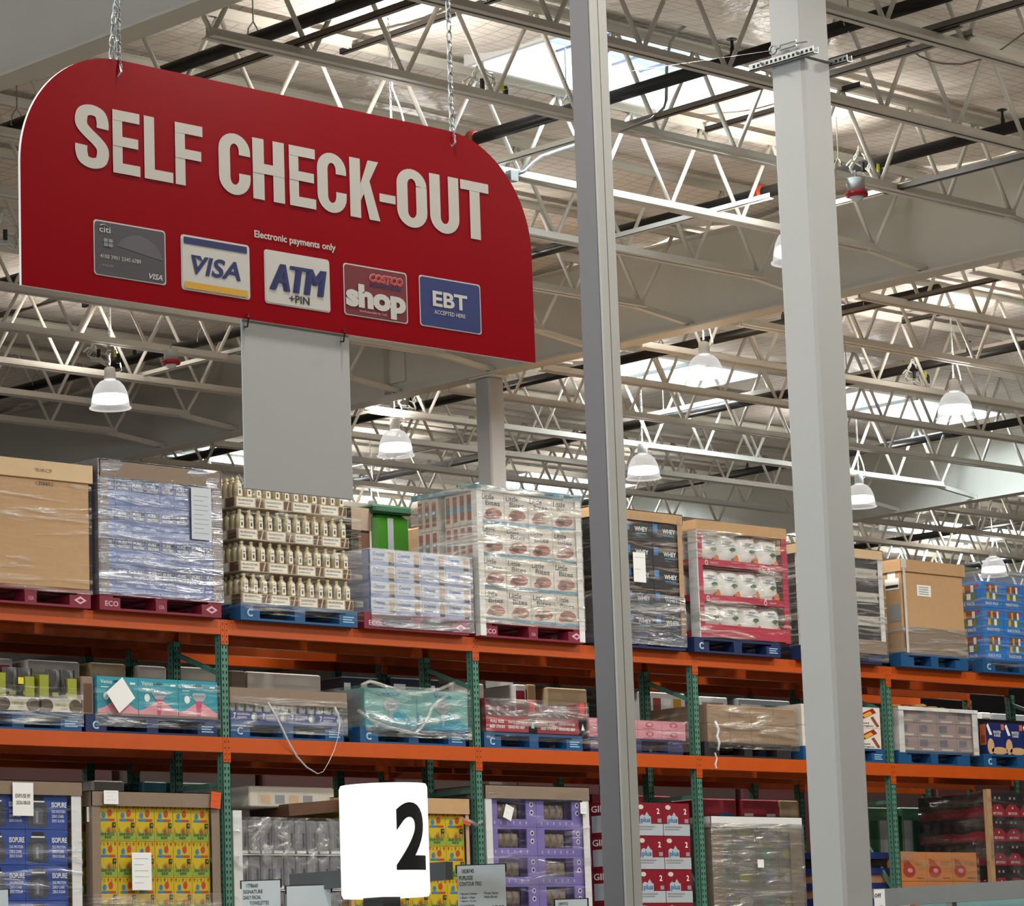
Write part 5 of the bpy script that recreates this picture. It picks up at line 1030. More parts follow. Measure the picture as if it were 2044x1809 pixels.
# L10 red and black beef stick display behind a brown corner board
xc, _, zt = rect(1982, 1582, 2044, 1780, YP + .02); w_ = 1.0
low_pallet(xc - .03, 1.2, PBLACK, 'black pallet below the red and black display at right edge')
n, nk = 4, 5; cw = .245; H = .245; z0 = zt - nk * H
q = MB(); o = (0, 0, 0); q.box(.002, cw - .002, 0, .4, 0, H - .004, mat('display black', '#1a1416', .4, var=.2)); q.dp('f', o, [(.004, .004), (cw - .004, .004), (cw - .004, H * .30), (cw * .72, H * .52), (cw * .28, H * .52), (.004, H * .30)], MR); q.dt('f', o, 'BEEF STICKS', cw * .2, H * .10, cw * .6, H * .10, WHITE, .01, e=.003); q.dp('f', o, [(cw * .45, H * .34), (cw * .5, H * .44), (cw * .55, H * .34)], WHITE, e=.003)
for k in range(2): q.dt('f', o, 'AA', cw * (.3 + .28 * k), H * .72, cw * .14, H * .12, LB, .02)
stack(q, 'beef_display_carton', 'carton', 'black carton with red hexagon front', xc + .04, YP + .03, z0, 3, nk, cw, H, 'black cartons with red fronts')
DR = mat('dim red display side', '#7c1822', .4, var=.1); p0 = None
for k in range(nk):
    q = MB(); q.box(0, .035, 0, .86, 0, H - .004, mat('display black', '#1a1416')); q.dp('l', o, [(-.85, .006), (-.01, .006), (-.01, H * .34), (-.10, H * .45), (-.30, H * .34), (-.5, H * .45), (-.72, H * .34), (-.85, H * .40)], DR); q.dt('l', o, 'BEST PROTEIN STICKS', -.55, H * .12, .45, H * .10, PNK2)
    for j in range(6): q.dq('l', o, -.80 + .13 * j, H * .5, -.73 + .13 * j, H * .9, WIN, e=.003)
    ob = q.build('display_side_carton', loc=(xc, YP + .05, z0 + k * H)); tag(ob, 'dark side of the beef stick display, ' + ('top tier' if k == nk - 1 else f'{OR[nk - 1 - k]} tier down'), 'carton', 'dark display sides')
q = MB(); q.box(xc, xc + .9, YP + .05, YP + .8, zb1, z0, VD); tag(q.build('base_tray'), 'dark red base tray under the beef stick display', 'tray')
q = MB(); q.box(xc - .01, xc + .045, YP + .008, YP + .016, zb1, zt + .03, CARD); q.box(xc - .018, xc - .01, YP + .008, YP + .06, zb1, zt + .03, CARD); tag(q.build('corner_board'), 'brown corner board of the beef stick display at right edge', 'edge board')
wrap(xc, xc + .9, YP + .01, YP + .9, z0, zt + .02, 'dim film round the beef stick display', film('dim film', '#8a8080', base=.10, peak=.55, sx=1.2, sz=7), seed=99)
# ================================================================== REAR RACK LOADS seen through the gaps, and loads added for shade
YB = ROWS[1][0] - .07
def back_box(px0, py0, px1, py1, Y, zb_, M, name, label, cat, deco=None, d=.6):
    a, e, zt = rect(px0, py0, px1, py1, Y); q = MB(); q.cbox(0, e - a, 0, d, 0, zt - zb_, .01, M)
    if deco: deco(q, e - a, zt - zb_)
    o = q.build(name, loc=(a, Y, zb_)); tag(o, label, cat); return o
def dk(cols_):
    def f(q, w, h):
        for i, c in enumerate(cols_): q.dq('f', (0, 0, 0), w * (.05 + .9 * i / len(cols_)), h * .1, w * (.02 + .9 * (i + .9) / len(cols_)), h * .9, c)
    return f
zr = Z3 + .137; zm = Z2 + .137; GLOOM_RED = mat('painted gloom red', '#38100f', .6, var=.1); GLOOM_BROWN = mat('painted gloom brown', '#2c1a14', .6, var=.1)
for px, l, M in ((700, 'blue pallet on the rear top beam behind the biscuit cases', PBLUE), ):
    pallet(onY(px, 1100, YB)[0] - .1, Z3, M, l, y0=YB, w=1.0)
back_box(703, 1012, 746, 1100, YB, zr, BLKB, 'black_carton', 'black and brown carton behind the biscuit cases', 'carton', lambda q, w, h: (q.dq('f', (0, 0, 0), 0, h * .82, w, h, CARDD), q.dq('f', (0, 0, 0), w * .3, h * .45, w * .8, h * .8, BRN), q.dq('f', (0, 0, 0), w * .82, h * .3, w * .92, h * .82, BW), q.dt('f', (0, 0, 0), 'utz', w * .5, h * .22, w * .35, h * .12, MUF, .02)))
LIME = mat('lime green tub', '#2d6a13', .35, var=.12); LIMD = mat('dark green lid', '#16432a', .4, var=.08)
for i, (k, a_, w__, hgt) in enumerate(((0, .06, 1.22, .9), (0, 1.42, 1.22, .8), (1, .06, .98, .85), (2, .42, .95, 1.0), (2, 1.44, 1.2, .85), (3, .1, 1.2, .9), (3, 1.44, 1.2, .7), (4, .1, 1.2, .6))):  # unseen loads added here so that the beams below fall dark
    xx = UX[k] + a_; pallet(xx, Z3, PDARK, f'unseen pallet for the added cartons on the rear top beam, {OR[i]} from the left', y0=YB, w=w__)
    o = MB().cbox(0, w__, 0, .9, 0, hgt, .012, CARD).build('shipping_carton', loc=(xx, YB, zr)); tag(o, f'unseen plain carton added on the rear top level for shade, {OR[i]} from the left', 'carton', 'added shade cartons on the rear top level')
a, e, zt = rect(750, 1006, 822, 1100, YB - .05); t = thing('green_tub', 'bright green tub with dark green lid behind the biscuit cases', 'tub', (a, YB - .05, zr)); w_ = e - a; h_ = zt - zr
q = MB(); q.cbox(0, w_, 0, .4, 0, h_ * .93, .04, LIME); q.dq('f', (0, 0, 0), w_ * .34, .02, w_ * .50, h_ * .9, GREYI, e=.003); q.dq('f', (0, 0, 0), w_ * .56, h_ * .3, w_ * .9, h_ * .34, LIMD, e=.003); q.dq('f', (0, 0, 0), w_ * .56, h_ * .5, w_ * .9, h_ * .54, LIMD, e=.003); q.build('body', t)
q = MB(); q.cbox(-.02, w_ + .02, -.02, .42, h_ * .93, h_, .02, LIMD); q.build('lid', t)
PALEB = mat('pale rear carton', '#dacfc2', .65, var=.08); PINKB = mat('rear red carton', '#b03a44', .5, var=.12); TEALB = mat('rear teal print', '#3f7d86', .5, var=.15)
for i, (px0, py0, px1, M, l, dc) in enumerate(((-30, 1312, 26, LB, 'white framed carton in the rear rack at far left', (TEALB, MUF)), (55, 1316, 160, PALEB, 'pale wrapped carton in the rear rack above the crisp trays', None), (182, 1322, 252, CARDP, 'pale cardboard carton in the rear rack above the razor boxes', None),
    (277, 1328, 333, PALEB, 'brown wrapped carton in the rear rack left of the upright', None), (354, 1330, 438, CRMT, 'cream wrapped carton in the rear rack right of the upright', None), (462, 1338, 492, CARDD, 'small brown carton in the rear rack above the lotion tray', None), (494, 1340, 642, PALEB, 'long pale carton in the rear rack above the lotion tray', None),
    (684, 1350, 758, NAVY, 'navy printed carton in the rear rack above the aqua cartons', (WHITE, NAVY, WHITE, NAVY)), (782, 1352, 880, NAVY, 'second navy printed carton in the rear rack', (WHITE, NAVY, WHITE)), (905, 1362, 968, PALEB, 'pale carton in the rear rack left of the hall column', (WHITE,)),
    (1030, 1366, 1052, WHITE, 'small white carton in the rear rack with a red mark', (MR,)), (1054, 1366, 1072, CARD, 'small brown carton in the rear rack beside the white one', None), (1094, 1372, 1174, CARDP, 'wide pale carton in the rear rack above the meat trays', None), (1280, 1380, 1370, WHITE, 'white carton with coloured print in the rear rack by the slim post', (SBL, MUF, WHITE, FR2)),
    (1400, 1390, 1455, WHITE, 'white carton in the rear rack above the brown cartons', (GREYI,)), (1475, 1394, 1580, VW, 'pale blue carton in the rear rack above the brown cartons', (WHITE, TEALB)), (1962, 1422, 1982, WHITE, 'white carton in the rear rack above the cereal boxes', (GREYI,)), (1984, 1424, 2060, VW, 'grey carton in the rear rack at the right edge', None))):
    back_box(px0, py0, px1, py0 + 60, YB, zm, M, 'rear_carton', l, 'carton', dk(dc) if dc else None)
for i, (px0, px1, M, l) in enumerate(((-40, 164, PRED, 'dark red pallet in the rear rack at far left'), (288, 440, PBLUE, 'blue pallet in the rear rack above the razor boxes'), (184, 258, PBLUE, 'small blue pallet in the rear rack under the pale cardboard carton'), (460, 690, PBLUE, 'blue pallet in the rear rack above the lotion tray'), (782, 900, PDARK, 'dark pallet in the rear rack behind the aqua cartons'), (1000, 1180, PDARK, 'dark pallet in the rear rack behind the meat trays'), (1270, 1380, PBLUE, 'blue pallet in the rear rack by the slim post'), (1395, 1590, PDARK, 'dark pallet in the rear rack behind the brown cartons'))):
    a, e = onY(px0, 1380, YB)[0], onY(px1, 1380, YB)[0]; pallet(a, Z2, M, l, y0=YB, w=e - a, d=.8)
zl = zb1
for k in range(11):  # invented dark blocks, their colour stands for the gloom behind the racks
    xx = 17.0 + 1.9 * k; hh_ = 4.45 + .1 * math.sin(k * 2.3); q = MB(); q.cbox(0, 1.8, 0, 1.0, 0, hh_, .02, (GLOOM_BROWN, GLOOM_RED)[k % 2]); o = q.build('gloom_stack', loc=(xx, 27.2, 0)); tag(o, f'tall dark block added as the gloom behind the racks, {OR[k]} from the left', 'carton', 'dark blocks added as the gloom behind the racks')
for i, (px0, py0, px1, M, l, dc) in enumerate(((188, 1558, 250, LB, 'pale carton in the rear rack peeking over the yellow stack at left', (CARDP, PINKB)), (288, 1560, 335, TEALB, 'teal carton in the rear rack peeking over the yellow stack', None), (350, 1562, 425, VW, 'grey blue carton in the rear rack peeking over the yellow stack at right', None),
    (1278, 1588, 1345, PINKB, 'pink red carton in the rear rack above the vitamin cartons', (WHITE, PINKB, WHITE, PINKB)), (1405, 1594, 1475, PINKB, 'red carton in the rear rack above the grey wrapped load', (PINKB, SBL)), (1486, 1596, 1560, PINKB, 'second red carton in the rear rack above the grey wrapped load', (WHITE, PINKB, WHITE)), (1562, 1598, 1600, CARDP, 'pale carton in the rear rack beside the white column', None),
    (1738, 1612, 1800, mat('green drink case', '#3f6b4c', .35, var=.3), 'green bottle case in the rear rack right of the white column', (LIMD, GREYI, LIMD)), (1806, 1612, 1850, mat('green drink case', '#3f6b4c'), 'second green bottle case in the rear rack', (GREYI, LIMD)))):
    back_box(px0, py0, px1, py0 + 120, YB, zl, M, 'rear_carton', l, 'carton', dk(dc) if dc else None)
for px0, px1, l in ((288, 440, 'pallet in the rear rack behind the yellow stack'), (1270, 1400, 'pallet in the rear rack behind the vitamin cartons'), (1402, 1586, 'pallet in the rear rack behind the grey wrapped load'), (1730, 1860, 'pallet in the rear rack behind the orange cartons')):
    a, e = onY(px0, 1700, YB)[0], onY(px1, 1700, YB)[0]; pallet(a, Z1, PBLUE, 'blue ' + l, y0=YB, w=e - a, d=.8)
b = MB()
for k in range(5): 
    t = thing('rack_beam', f'orange lowest beam of the rear rack, {OR[k]} bay from the left', 'rack beam', (UX[k], ROWS[1][0], Z1), 'orange rack beams'); MB().box(.0385, 2.7345, -.006, .05, -.12, 0, ORANGE).build('beam', t)
# ================================================================== FOREGROUND
# red hanging sign
YS = 9.0
c0 = onY(43, 572, YS); c1 = onY(1069, 722, YS); SX0, SX1, SZ0 = c0[0], c1[0], (c0[2] + c1[2]) / 2; SZ1 = onY(240, 118, YS)[2]; SZ1 = (SZ1 + onY(905, 265, YS)[2]) / 2
SIGNR = mat('sign red vinyl', '#8c0413', .28, var=.04, scale=2, spec=.12); SEDGE = mat('sign board edge', '#e6e4df', .5, var=.02); SIGNW = mat('sign lettering white', '#c2c0b8', .5, var=.02)
t = thing('self_checkout_sign', 'large red hanging sign reading SELF CHECK-OUT with payment cards', 'sign', (SX0, YS, SZ0))
w_, h_ = SX1 - SX0, SZ1 - SZ0; R_ = onY(240, 118, YS)[0] - SX0
out = [(0, 0), (w_, 0)] + [(w_ - R_ + R_ * math.cos(a), h_ - R_ + R_ * math.sin(a)) for a in np.linspace(0, math.pi / 2, 24)] + [(R_ - R_ * math.sin(a), h_ - R_ + R_ * math.cos(a)) for a in np.linspace(0, math.pi / 2, 24)]
q = MB(); n = len(out); q.add([(u, 0, v) for u, v in out] + [(u, .012, v) for u, v in out], [tuple(range(n))], SIGNR); q.add([(u, 0, v) for u, v in out] + [(u, .012, v) for u, v in out], [tuple(range(2 * n - 1, n - 1, -1))] + [(i, n + i, n + (i + 1) % n, (i + 1) % n) for i in range(n)], SEDGE); q.build('board', t)
def su(x, y): p = onY(x, y, YS); return p[0] - SX0, p[2] - SZ0
def stext(txt, pbl, ptr, M, bold, res=4, e=.0025, shear=0.0):
    """text between the pixel of its bottom left and of its top right, on the sign's plane"""
    a, b_ = su(*pbl), su(*ptr); q = MB(); q.dt('f', (0, 0, 0), txt, a[0], a[1], b_[0] - a[0], b_[1] - a[1], M, bold, e=e, res=res, shear=shear); return q
FAT = .035; BOLD = .022
for txt, bl_, tr_ in (('S', (148, 322), (216, 218)), ('E', (225, 338), (280, 232)), ('L', (289, 356), (344, 246)), ('F', (350, 367), (404, 258))): pass
q = MB()
a = su(151, 322); b_ = su(975, 372)
def word(q, txt, x0p, x1p, ybl, ytr):
    """letters of equal stroke, condensed: each letter fitted between its own pixel columns"""
    u0, v0 = su(x0p, ybl); u1, v1 = su(x1p, ytr); q.dt('f', (0, 0, 0), txt, u0, v0, u1 - u0, v1 - v0, SIGNW, FAT, e=.0025, res=5)
def stroke(q, pts, sw, tw, M, e=.0025):
    """a band along a centre line: sw wide where it runs upright, tw where it runs level"""
    P = [Vector((a, b_, 0)) for a, b_ in pts]; vs = []
    for i in range(len(P)):
        d = (P[min(i + 1, len(P) - 1)] - P[max(i - 1, 0)]).normalized(); nx_, ny2 = -d.y * sw / 2, d.x * tw / 2
        vs += [(P[i].x + nx_, -e, P[i].y + ny2), (P[i].x - nx_, -e, P[i].y - ny2)]
    q.add(vs, [(2 * i, 2 * i + 2, 2 * i + 3, 2 * i + 1) for i in range(len(P) - 1)], M)
def arc(cx_, cy_, rx, ry, a0, a1, n=12): return [(cx_ + rx * math.cos(math.radians(a0 + (a1 - a0) * i / n)), cy_ + ry * math.sin(math.radians(a0 + (a1 - a0) * i / n))) for i in range(n + 1)]
def letter(q, ch, u, v, w, h):
    sw, tw = .36 * w, .165 * h; M = SIGNW; lay = [.0022]
    def B(x0, y0, x1, y1): lay[0] += .0004; q.dq('f', (0, 0, 0), u + x0, v + y0, u + x1, v + y1, M, e=lay[0])
    xl, xr_, yt, yb, ry = sw / 2, w - sw / 2, h - tw / 2, tw / 2, .20 * h; rx = (w - sw) / 2; cx_ = w / 2
    S = lambda pts: stroke(q, [(u + a, v + b_) for a, b_ in pts], sw, tw, M)
    if ch in 'ELFHT':
        if ch == 'T': B(cx_ - sw / 2, 0, cx_ + sw / 2, h); B(0, h - tw, w, h); return
        B(0, 0, sw, h)
        if ch == 'H': B(w - sw, 0, w, h); B(0, h * .43, w, h * .43 + tw); return
        if ch in 'EF': B(0, h - tw, w, h); B(0, h * .43, w * .94, h * .43 + tw * .95)
        if ch in 'EL': B(0, 0, w, tw)
    elif ch == 'K':
        B(0, 0, sw, h); q.dp('f', (0, 0, 0), [(u + a, v + b_) for a, b_ in ((sw, h * .30), (w * .98, h), (w - sw * 1.05, h), (sw, h * .58))], M, e=.0030); q.dp('f', (0, 0, 0), [(u + a, v + b_) for a, b_ in ((w * .42, h * .52), (w - sw, 0), (w, 0), (w * .64, h * .70))], M, e=.0034)
    elif ch == '-': B(.0, h * .34, w, h * .48)
    elif ch == 'O': S(arc(cx_, h - tw / 2 - ry, rx, ry, 0, 180) + arc(cx_, tw / 2 + ry, rx, ry, 180, 360) + [(xr_, h - tw / 2 - ry), (xr_, h - tw / 2 - ry * .98)])
    elif ch == 'C': S([(xr_, h * .66)] + arc(cx_, h - tw / 2 - ry, rx, ry, 0, 180) + arc(cx_, tw / 2 + ry, rx, ry, 180, 360) + [(xr_, h * .36)])
    elif ch == 'U': S([(xl, h)] + arc(cx_, tw / 2 + ry, rx, ry, 180, 360) + [(xr_, h)])
    elif ch == 'S':
        K = [(1, .65), (1, .76), (.74, .876), (0, .918), (-.74, .876), (-1, .76), (-.92, .655), (-.45, .565), (.45, .44), (.92, .345), (1, .24), (.74, .124), (0, .082), (-.74, .124), (-1, .24), (-1, .35)]
        K = [(cx_ + a * rx, b_ * h) for a, b_ in K]; K = [K[0]] + K + [K[-1]]; P_ = []
        for i_ in range(1, len(K) - 2):
            for t_ in (0, .2, .4, .6, .8):
                P_.append(tuple(.5 * (2 * K[i_][c_] + (K[i_ + 1][c_] - K[i_ - 1][c_]) * t_ + (2 * K[i_ - 1][c_] - 5 * K[i_][c_] + 4 * K[i_ + 1][c_] - K[i_ + 2][c_]) * t_ ** 2 + (3 * K[i_][c_] - K[i_ - 1][c_] - 3 * K[i_ + 1][c_] + K[i_ + 2][c_]) * t_ ** 3) for c_ in (0, 1)))
        S(P_ + [K[-1]])
# baseline and cap line of the headline, taken along the board
def capline(x): return 205 + (x - 185) * (375 - 205) / (975 - 185)
def baseline(x): return 333 + (x - 160) * (478 - 333) / (955 - 160)
v0s = np.mean([su(x, baseline(x))[1] for x in (200, 500, 800)]); v1s = np.mean([su(x, capline(x))[1] for x in (250, 550, 850)])
for ch, xa, xb in (('S', 150, 217), ('E', 225, 279), ('L', 288, 345), ('F', 350, 405), ('C', 437, 500), ('H', 505, 568), ('E', 578, 630), ('C', 634, 692), ('K', 699, 758), ('-', 758, 790), ('O', 793, 853), ('U', 859, 917), ('T', 921, 977)):
    xm = (xa + xb) / 2; u0 = su(xa, baseline(xm))[0]; u1 = su(xb, baseline(xm))[0]; hh = v1s - v0s
    letter(q, ch, u0, v0s, u1 - u0, hh)
q.build('headline_lettering', t)
stext('Electronic payments only', (507, 478), (669, 488), SIGNW, .025).build('small_lettering', t)
def card_uv(ptl, pbr): 
    a, b_ = su(*ptl), su(*pbr); return a[0], b_[1], b_[0] - a[0], a[1] - b_[1]
def rrect(u, v, w, h, r, n=6):
    P = []
    for cx_, cy_, a0 in ((u + w - r, v + r, -math.pi / 2), (u + w - r, v + h - r, 0), (u + r, v + h - r, math.pi / 2), (u + r, v + r, math.pi)):
        P += [(cx_ + r * math.cos(a0 + math.pi / 2 * i / n), cy_ + r * math.sin(a0 + math.pi / 2 * i / n)) for i in range(n + 1)]
    return P
O0 = (0, 0, 0); CGR = mat('card grey', '#4a4a4e', .35, var=.08, scale=6); CGR2 = mat('card grey sheen', '#5c5c60', .35, var=.05); CWH = mat('card white', '#c9c8c2', .5, var=.02); CBLU = mat('card blue', '#16245f', .45, var=.03); CYEL = mat('card yellow', '#d2a12c', .5, var=.03); CDR = mat('card dark red', '#6e1520', .45, var=.06); CRM_ = mat('logo red', '#c0162c', .45, var=.02); CBE = mat('card ebt blue', '#1b2c6c', .45, var=.03)
def card(name, ptl, pbr, M, border=True):
    u, v, w, h = card_uv(ptl, pbr); q = MB(); r = h * .07
    q.dp('f', O0, rrect(u - .005, v - .005, w + .01, h + .01, r + .004), CWH, e=.0015)
    q.dp('f', O0, rrect(u, v, w, h, r), M, e=.0025); return q, u, v, w, h
q, u, v, w, h = card('grey card', (188, 440), (329, 566), CGR)
v = su(187, 545)[1]; h = su(187, 440)[1] - v
q = MB(); q.dp('f', O0, rrect(u - .005, v - .005, w + .01, h + .01, h * .07), CWH, e=.0015); q.dp('f', O0, rrect(u, v, w, h, h * .065), CGR, e=.0025)
q.dp('f', O0, [(u + w * (.62 + .36 * math.cos(a)) , v + h * (.30 + .55 * math.sin(a))) for a in np.linspace(.25, 2.6, 20)], CGR2, e=.0032)
q.dt('f', O0, 'citi', u + w * .06, v + h * .80, w * .16, h * .11, CWH, .01, e=.004); q.path([(u + w * (.095 + .055 * math.cos(a)) + w * .03, -.004, v + h * (.90 + .045 * math.sin(a))) for a in np.linspace(.4, 2.7, 8)], .0018, CWH, n=4)
q.dp('f', O0, rrect(u + w * .12, v + h * .54, w * .13, h * .15, .004), GREYI, e=.004); q.dq('f', O0, u + w * .18, v + h * .54, u + w * .19, v + h * .69, CGR, e=.005); q.dq('f', O0, u + w * .12, v + h * .61, u + w * .25, v + h * .625, CGR, e=.005)
q.dt('f', O0, '4100 3901 2345 6789', u + w * .07, v + h * .31, w * .58, h * .075, CWH, .0, e=.004); q.dt('f', O0, 'L WALKER', u + w * .07, v + h * .15, w * .18, h * .05, GREYI, e=.004); q.dt('f', O0, 'VISA', u + w * .76, v + h * .05, w * .20, h * .11, CWH, .02, e=.004, shear=.25); q.build('payment_card', t)
def card2(ptl, pbl, pbr, M):
    u, v1 = su(*ptl); v = su(*pbl)[1]; u1 = su(*pbr)[0]; w, h = u1 - u, v1 - v; q = MB()
    q.dp('f', O0, rrect(u - .005, v - .005, w + .01, h + .01, h * .07), CWH, e=.0015); q.dp('f', O0, rrect(u, v, w, h, h * .065), M, e=.0025); return q, u, v, w, h
q, u, v, w, h = card2((362, 470), (362, 575), (497, 592), CWH); q.dq('f', O0, u + .008, v + h * .86, u + w - .008, v + h * .985, CBLU, e=.004); q.dq('f', O0, u + .008, v + h * .015, u + w - .008, v + h * .14, CYEL, e=.004); q.dt('f', O0, 'VISA', u + w * .13, v + h * .30, w * .74, h * .36, CBLU, .025, e=.004, shear=.22, res=4); q.dp('f', O0, [(u + w * .13, v + h * .66), (u + w * .27, v + h * .66), (u + w * .30, v + h * .56)], CBLU, e=.0045); q.build('payment_card', t)
q, u, v, w, h = card2((528, 500), (528, 602), (657, 617), CWH); [q.dt('f', O0, 'ATM', u + w * (.05 + .012 * k_), v + h * .26, w * .85, h * .52, CBLU, .0, e=.004 + .0003 * k_, shear=.22, res=4) for k_ in range(6)]; q.dt('f', O0, '+PIN', u + w * .36, v + h * .06, w * .32, h * .15, INK, .02, e=.004); q.build('payment_card', t)
q, u, v, w, h = card2((686, 527), (686, 625), (812, 642), CDR); q.dt('f', O0, 'COSTCO', u + w * .40, v + h * .72, w * .54, h * .17, CRM_, .05, e=.0045, shear=.2); q.dt('f', O0, 'COSTCO', u + w * .395, v + h * .715, w * .55, h * .185, CWH, .075, e=.004, shear=.2); q.dt('f', O0, 'WHOLESALE', u + w * .56, v + h * .625, w * .36, h * .075, CBLU, .02, e=.0045, shear=.2)
for k in range(3): q.dq('f', O0, u + w * .40, v + h * (.63 + .022 * k), u + w * .55, v + h * (.64 + .022 * k), CBLU, e=.0045)
q.dt('f', O0, 'shop', u + w * .01, v + h * .02, w * .97, h * .62, CWH, .055, e=.005, res=4); q.dt('f', O0, 'Not Redeemable for Cash', u + w * .22, v + h * .07, w * .44, h * .045, PLOGO, e=.006); q.build('payment_card', t)
q, u, v, w, h = card2((837, 551), (837, 647), (959, 664), CBE); q.dt('f', O0, 'EBT', u + w * .20, v + h * .42, w * .58, h * .32, CWH, .03, e=.004, res=4); q.dt('f', O0, 'ACCEPTED HERE', u + w * .22, v + h * .26, w * .52, h * .085, CWH, .01, e=.004); q.build('payment_card', t)
for px, py in ((493, 637), (685, 667)):
    uu, vv = su(px, py); q = MB(); q.path([(uu, -.004, vv + .02), (uu - .002, -.012, vv + .005), (uu - .004, -.006, vv - .03), (uu + .001, .02, vv - .025)], .0035, BLK, n=5); q.build('zip_tie', t)
# the sign's chains with their hooks
def chain(px, pyb, label, both):
    p_ = onY(px, pyb, YS); q = MB(); z = p_[2] - .005; k = 0
    q.path([(0, -.012, z - SZ1 - .0), (0, -.016, z - SZ1 - .03), (-.008, -.006, z - SZ1 - .045), (-.008, .018, z - SZ1 - .02), (0, .0, z - SZ1 + .03)], .0045, ZINC, n=6)
    while z < 7.98:
        pts = [((.011 * math.cos(a)) * (k % 2), (.011 * math.cos(a)) * (1 - k % 2), z + .02 - SZ1 + .026 * math.sin(a)) for a in np.linspace(0, 2 * math.pi, 11)[:-1]]
        q.path(pts, .0036, ZINC, n=5, closed=True); z += .042; k += 1
    if both:
        for k in range(5): 
            zz = p_[2] + .03 + .042 * k; dx_ = -.03 + .005 * k; q.path([(dx_ + .011 * math.cos(a) * (k % 2), .011 * math.cos(a) * (1 - k % 2), zz - SZ1 + .026 * math.sin(a)) for a in np.linspace(0, 2 * math.pi, 11)[:-1]], .0036, ZINC, n=5, closed=True)
    o = q.build('sign_chain', loc=(p_[0], YS + .004, SZ1)); tag(o, label, 'chain', 'chains of the red sign')
chain(238, 126, 'silver chain holding the left shoulder of the red sign', True); chain(904, 268, 'silver chain holding the right shoulder of the red sign', False)
# blank panel below the sign
a0, a1 = onY(482, 640, YS + .015), onY(703, 990, YS + .015); zb_ = onY(484, 975, YS + .015)[2]; x1_ = onY(698, 672, YS + .015)[0]
PAN = mat('blank grey panel', '#b3b7b6', .55, var=.02, scale=2)
q = MB(); q.cbox(a0[0], (x1_ + a1[0]) / 2, YS + .013, YS + .023, zb_, SZ0 + .02, .002, PAN); ob = q.build('blank_panel'); tag(ob, 'blank pale grey panel hanging below the red sign on zip ties', 'panel')
# lit lane number
LPz = 11.3
g = lambda x, y: CAM + ray(x, y) * LPz
cl, cr = g(679, 1680), g(856, 1680); cc = (cl + cr) / 2; zt_, zb_ = g(766, 1567)[2], g(766, 1793)[2]; rr = np.linalg.norm((cr - cl)[:2]) / 2
LITE = mat('lit lane sign diffuser', '#fbfcfa', .4, var=0, emit=.80); t = thing('lane_number_sign', 'lit white rounded lane sign showing the number 2', 'sign', (cc[0], cc[1], zb_))
hh = zt_ - zb_; q = MB(); q.lathe([(rr * .96, 0), (rr, .012), (rr, hh - .012), (rr * .97, hh)], LITE, n=72); q.build('diffuser', t, smooth=False)
v, f = glyphs('2', .035, 6); W2, H2 = v[:, 0].max(), v[:, 1].max(); tocam = math.atan2(-cc[1], -cc[0])
gh = np.linalg.norm(g(820, 1605)[2] - g(820, 1740)[2]); gw = gh * .58; z2 = g(820, 1740)[2] - zb_
ang0 = tocam + math.asin(min(.99, (790 - 767.5) / 89.0)) ; q = MB()
# subdivide the glyph so that it follows the round face
def strip(P):
    th = ang0 + P[0] / W2 * gw / rr; return ((rr + .0015) * math.cos(th), (rr + .0015) * math.sin(th), z2 + P[1] / H2 * gh)
import bmesh
bm = bmesh.new(); bv = [bm.verts.new((a, b_, 0)) for a, b_ in v]
for ff in f:
    try: bm.faces.new([bv[i] for i in ff])
    except ValueError: pass
for k in range(1, 16): bmesh.ops.bisect_plane(bm, geom=bm.verts[:] + bm.edges[:] + bm.faces[:], plane_co=(W2 * k / 16, 0, 0), plane_no=(1, 0, 0))
bm.verts.index_update(); q.add([strip(x.co) for x in bm.verts], [tuple(x.index for x in p.verts) for p in bm.faces], INK); bm.free(); q.build('number', t)
DARKP = mat('dark grey pole', '#3c3d3d', .4, .3, var=.05)
q = MB(); q.lathe([(.022, -zb_ + .012), (.022, .0)], DARKP, n=16, c=(0, 0, 0)); q.build('pole', t); q = MB(); q.lathe([(.15, -zb_), (.15, -zb_ + .012)], DARKP, n=24); q.build('base_plate', t)
q = MB(); q.box(-.06, .02, -.05, .05, -.035, .0, DARKP); q.build('mounting_block', t)
# fixture rails with price cards
RAIL = mat('fixture rail grey', '#7c7e7c', .4, .2, var=.05); RAILD = mat('fixture rail dark', '#55595a', .4, .2, var=.05); CARDB = mat('price card bluish', '#d0dadd', .55, var=.03)
def rail(pa, pb, z, label, M, legs, ext0=0.0, ext1=0.0, h=.07):
    a, e = onZ(*pa, z), onZ(*pb, z); x = (a[0] + e[0]) / 2; y0, y1 = sorted((a[1], e[1])); y0 -= ext0; y1 += ext1
    t = thing('fixture_rail', label, 'rail', (x, y0, 0), 'rails over the sales fixtures'); MB().box(-.02, .02, 0, y1 - y0, z - h, z, M).build('rail', t)
    for y in legs(y0, y1): MB().box(-.018, .018, y - y0 - .018, y - y0 + .018, 0, z - h, M).build('leg', t)
    return x, y0, y1
xr, ra, rb = rail((558, 1745), (912, 1722), 2.16, 'dark rail carrying price cards behind the lit lane sign', RAILD, lambda a, b_: ((a + b_) / 2,), .05, .02)
xr2, ra2, rb2 = rail((1767, 1775), (2044, 1757), 2.10, 'grey rail with a leg at the bottom right corner', RAIL, lambda a, b_: (onX(1925, 1800, onZ(1900, 1768, 2.1)[0])[1],), 2.2, .0, .085)
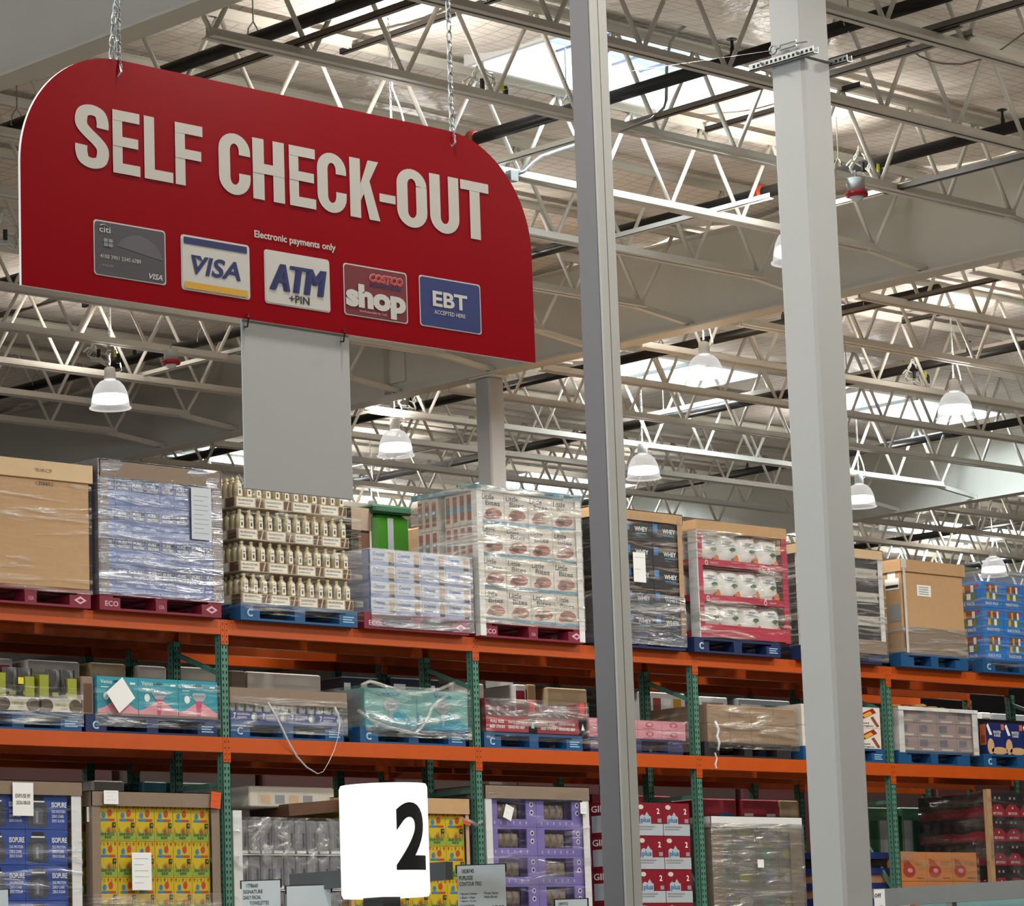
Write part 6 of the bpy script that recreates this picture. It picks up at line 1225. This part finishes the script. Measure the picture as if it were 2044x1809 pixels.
def price_card(px0, py0, px1, hgt, Y_D, label, lines, M=CARDB):
    a = CAM + ray(px0, py0) * Y_D; e = CAM + ray(px1, py0) * Y_D; w = math.hypot(e[0] - a[0], e[1] - a[1]); ang = math.atan2(e[1] - a[1], e[0] - a[0])
    t = thing('price_card', label, 'price card', (a[0], a[1], a[2] - hgt), 'price cards on the rails', ang)
    q = MB(); q.box(0, w, 0, .003, 0, hgt, M)
    for (s, u, v, ww, h2) in lines: q.dt('f', (0, 0, 0), s, u * w, hgt - v, ww * w, h2, INK, .008, e=.0012)
    q.build('card', t)
    q = MB(); q.box(-.006, w + .006, .003, .012, hgt - .03, hgt + .004, BLK if M is CARDB else ZINC); q.box(w * .45, w * .55, .003, .01, -.02, hgt, ZINC); q.build('clip', t)
    return t
D_ = np.dot(BC[2], onZ(950, 1727, 2.16) - CAM)
price_card(912, 1729, 1008, .22, D_ - .15, 'pale price card reading 27.99 on the dark rail', [('1828745', .10, .030, .25, .016), ('PURLISSE', .04, .056, .28, .016), ('CONTOUR TRIO', .04, .080, .46, .016), ('+ Bronze Contour', .04, .115, .36, .009), ('+ Blush + Glow', .04, .13, .32, .009), ('+ Blend + Sculpt', .04, .145, .34, .009), ('Your Cost Per Item', .04, .16, .3, .008), ('Three Sticks', .54, .115, .3, .009), ('With Brush', .54, .13, .28, .009), ('9.33', .04, .188, .22, .024), ('27.99', .70, .186, .26, .026)])
price_card(482, 1760, 559, .2, D_ + .15, 'pale price card for towelettes at the left end of the dark rail', [('1778660', .12, .026, .3, .016), ('SIGNATURE', .04, .05, .5, .015), ('DAILY FACIAL', .04, .073, .46, .015), ('TOWELETTES', .2, .096, .5, .015), ('13.99', .62, .125, .32, .022)])
price_card(572, 1770, 660, .2, D_ + .1, 'blank pale blue price card left of the lit lane sign', [])
price_card(1108, 1797, 1172, .16, D_ - .2, 'price card at the bottom edge below the purple cartons', [('1899752', .1, .022, .3, .012)])
price_card(-30, 1778, 16, .16, D_ + .2, 'white price card at the bottom left corner', [])
D2 = np.dot(BC[2], onZ(1790, 1775, 2.1) - CAM)
price_card(1744, 1776, 1766, .18, D2 - .1, 'narrow white price card beside the white column', [('0ff', .05, .04, .6, .02), ('P', .5, .1, .4, .02)], WHITE)
price_card(1780, 1795, 1816, .14, D2 - .1, 'white price card under the grey rail', [], WHITE)
q = MB(); a = CAM + ray(1836, 1800) * D2; e = CAM + ray(2070, 1800) * (D2 - .6); q.box(a[0], a[0] + .03, e[1] - .2, a[1], 0, a[2], mat('pale teal board', '#7aa3a6', .5, var=.05)); ob = q.build('teal_board'); tag(ob, 'pale teal board top edge at the bottom right corner', 'board')
# fix-ups: columns read as things
for o in list(COL.objects):
    if o.name.startswith(('building_column', 'checkout_post')): o['kind'] = 'thing'
    if o.name == 'pallet' or o.name.startswith('pallet.'): o['kind'] = 'thing'
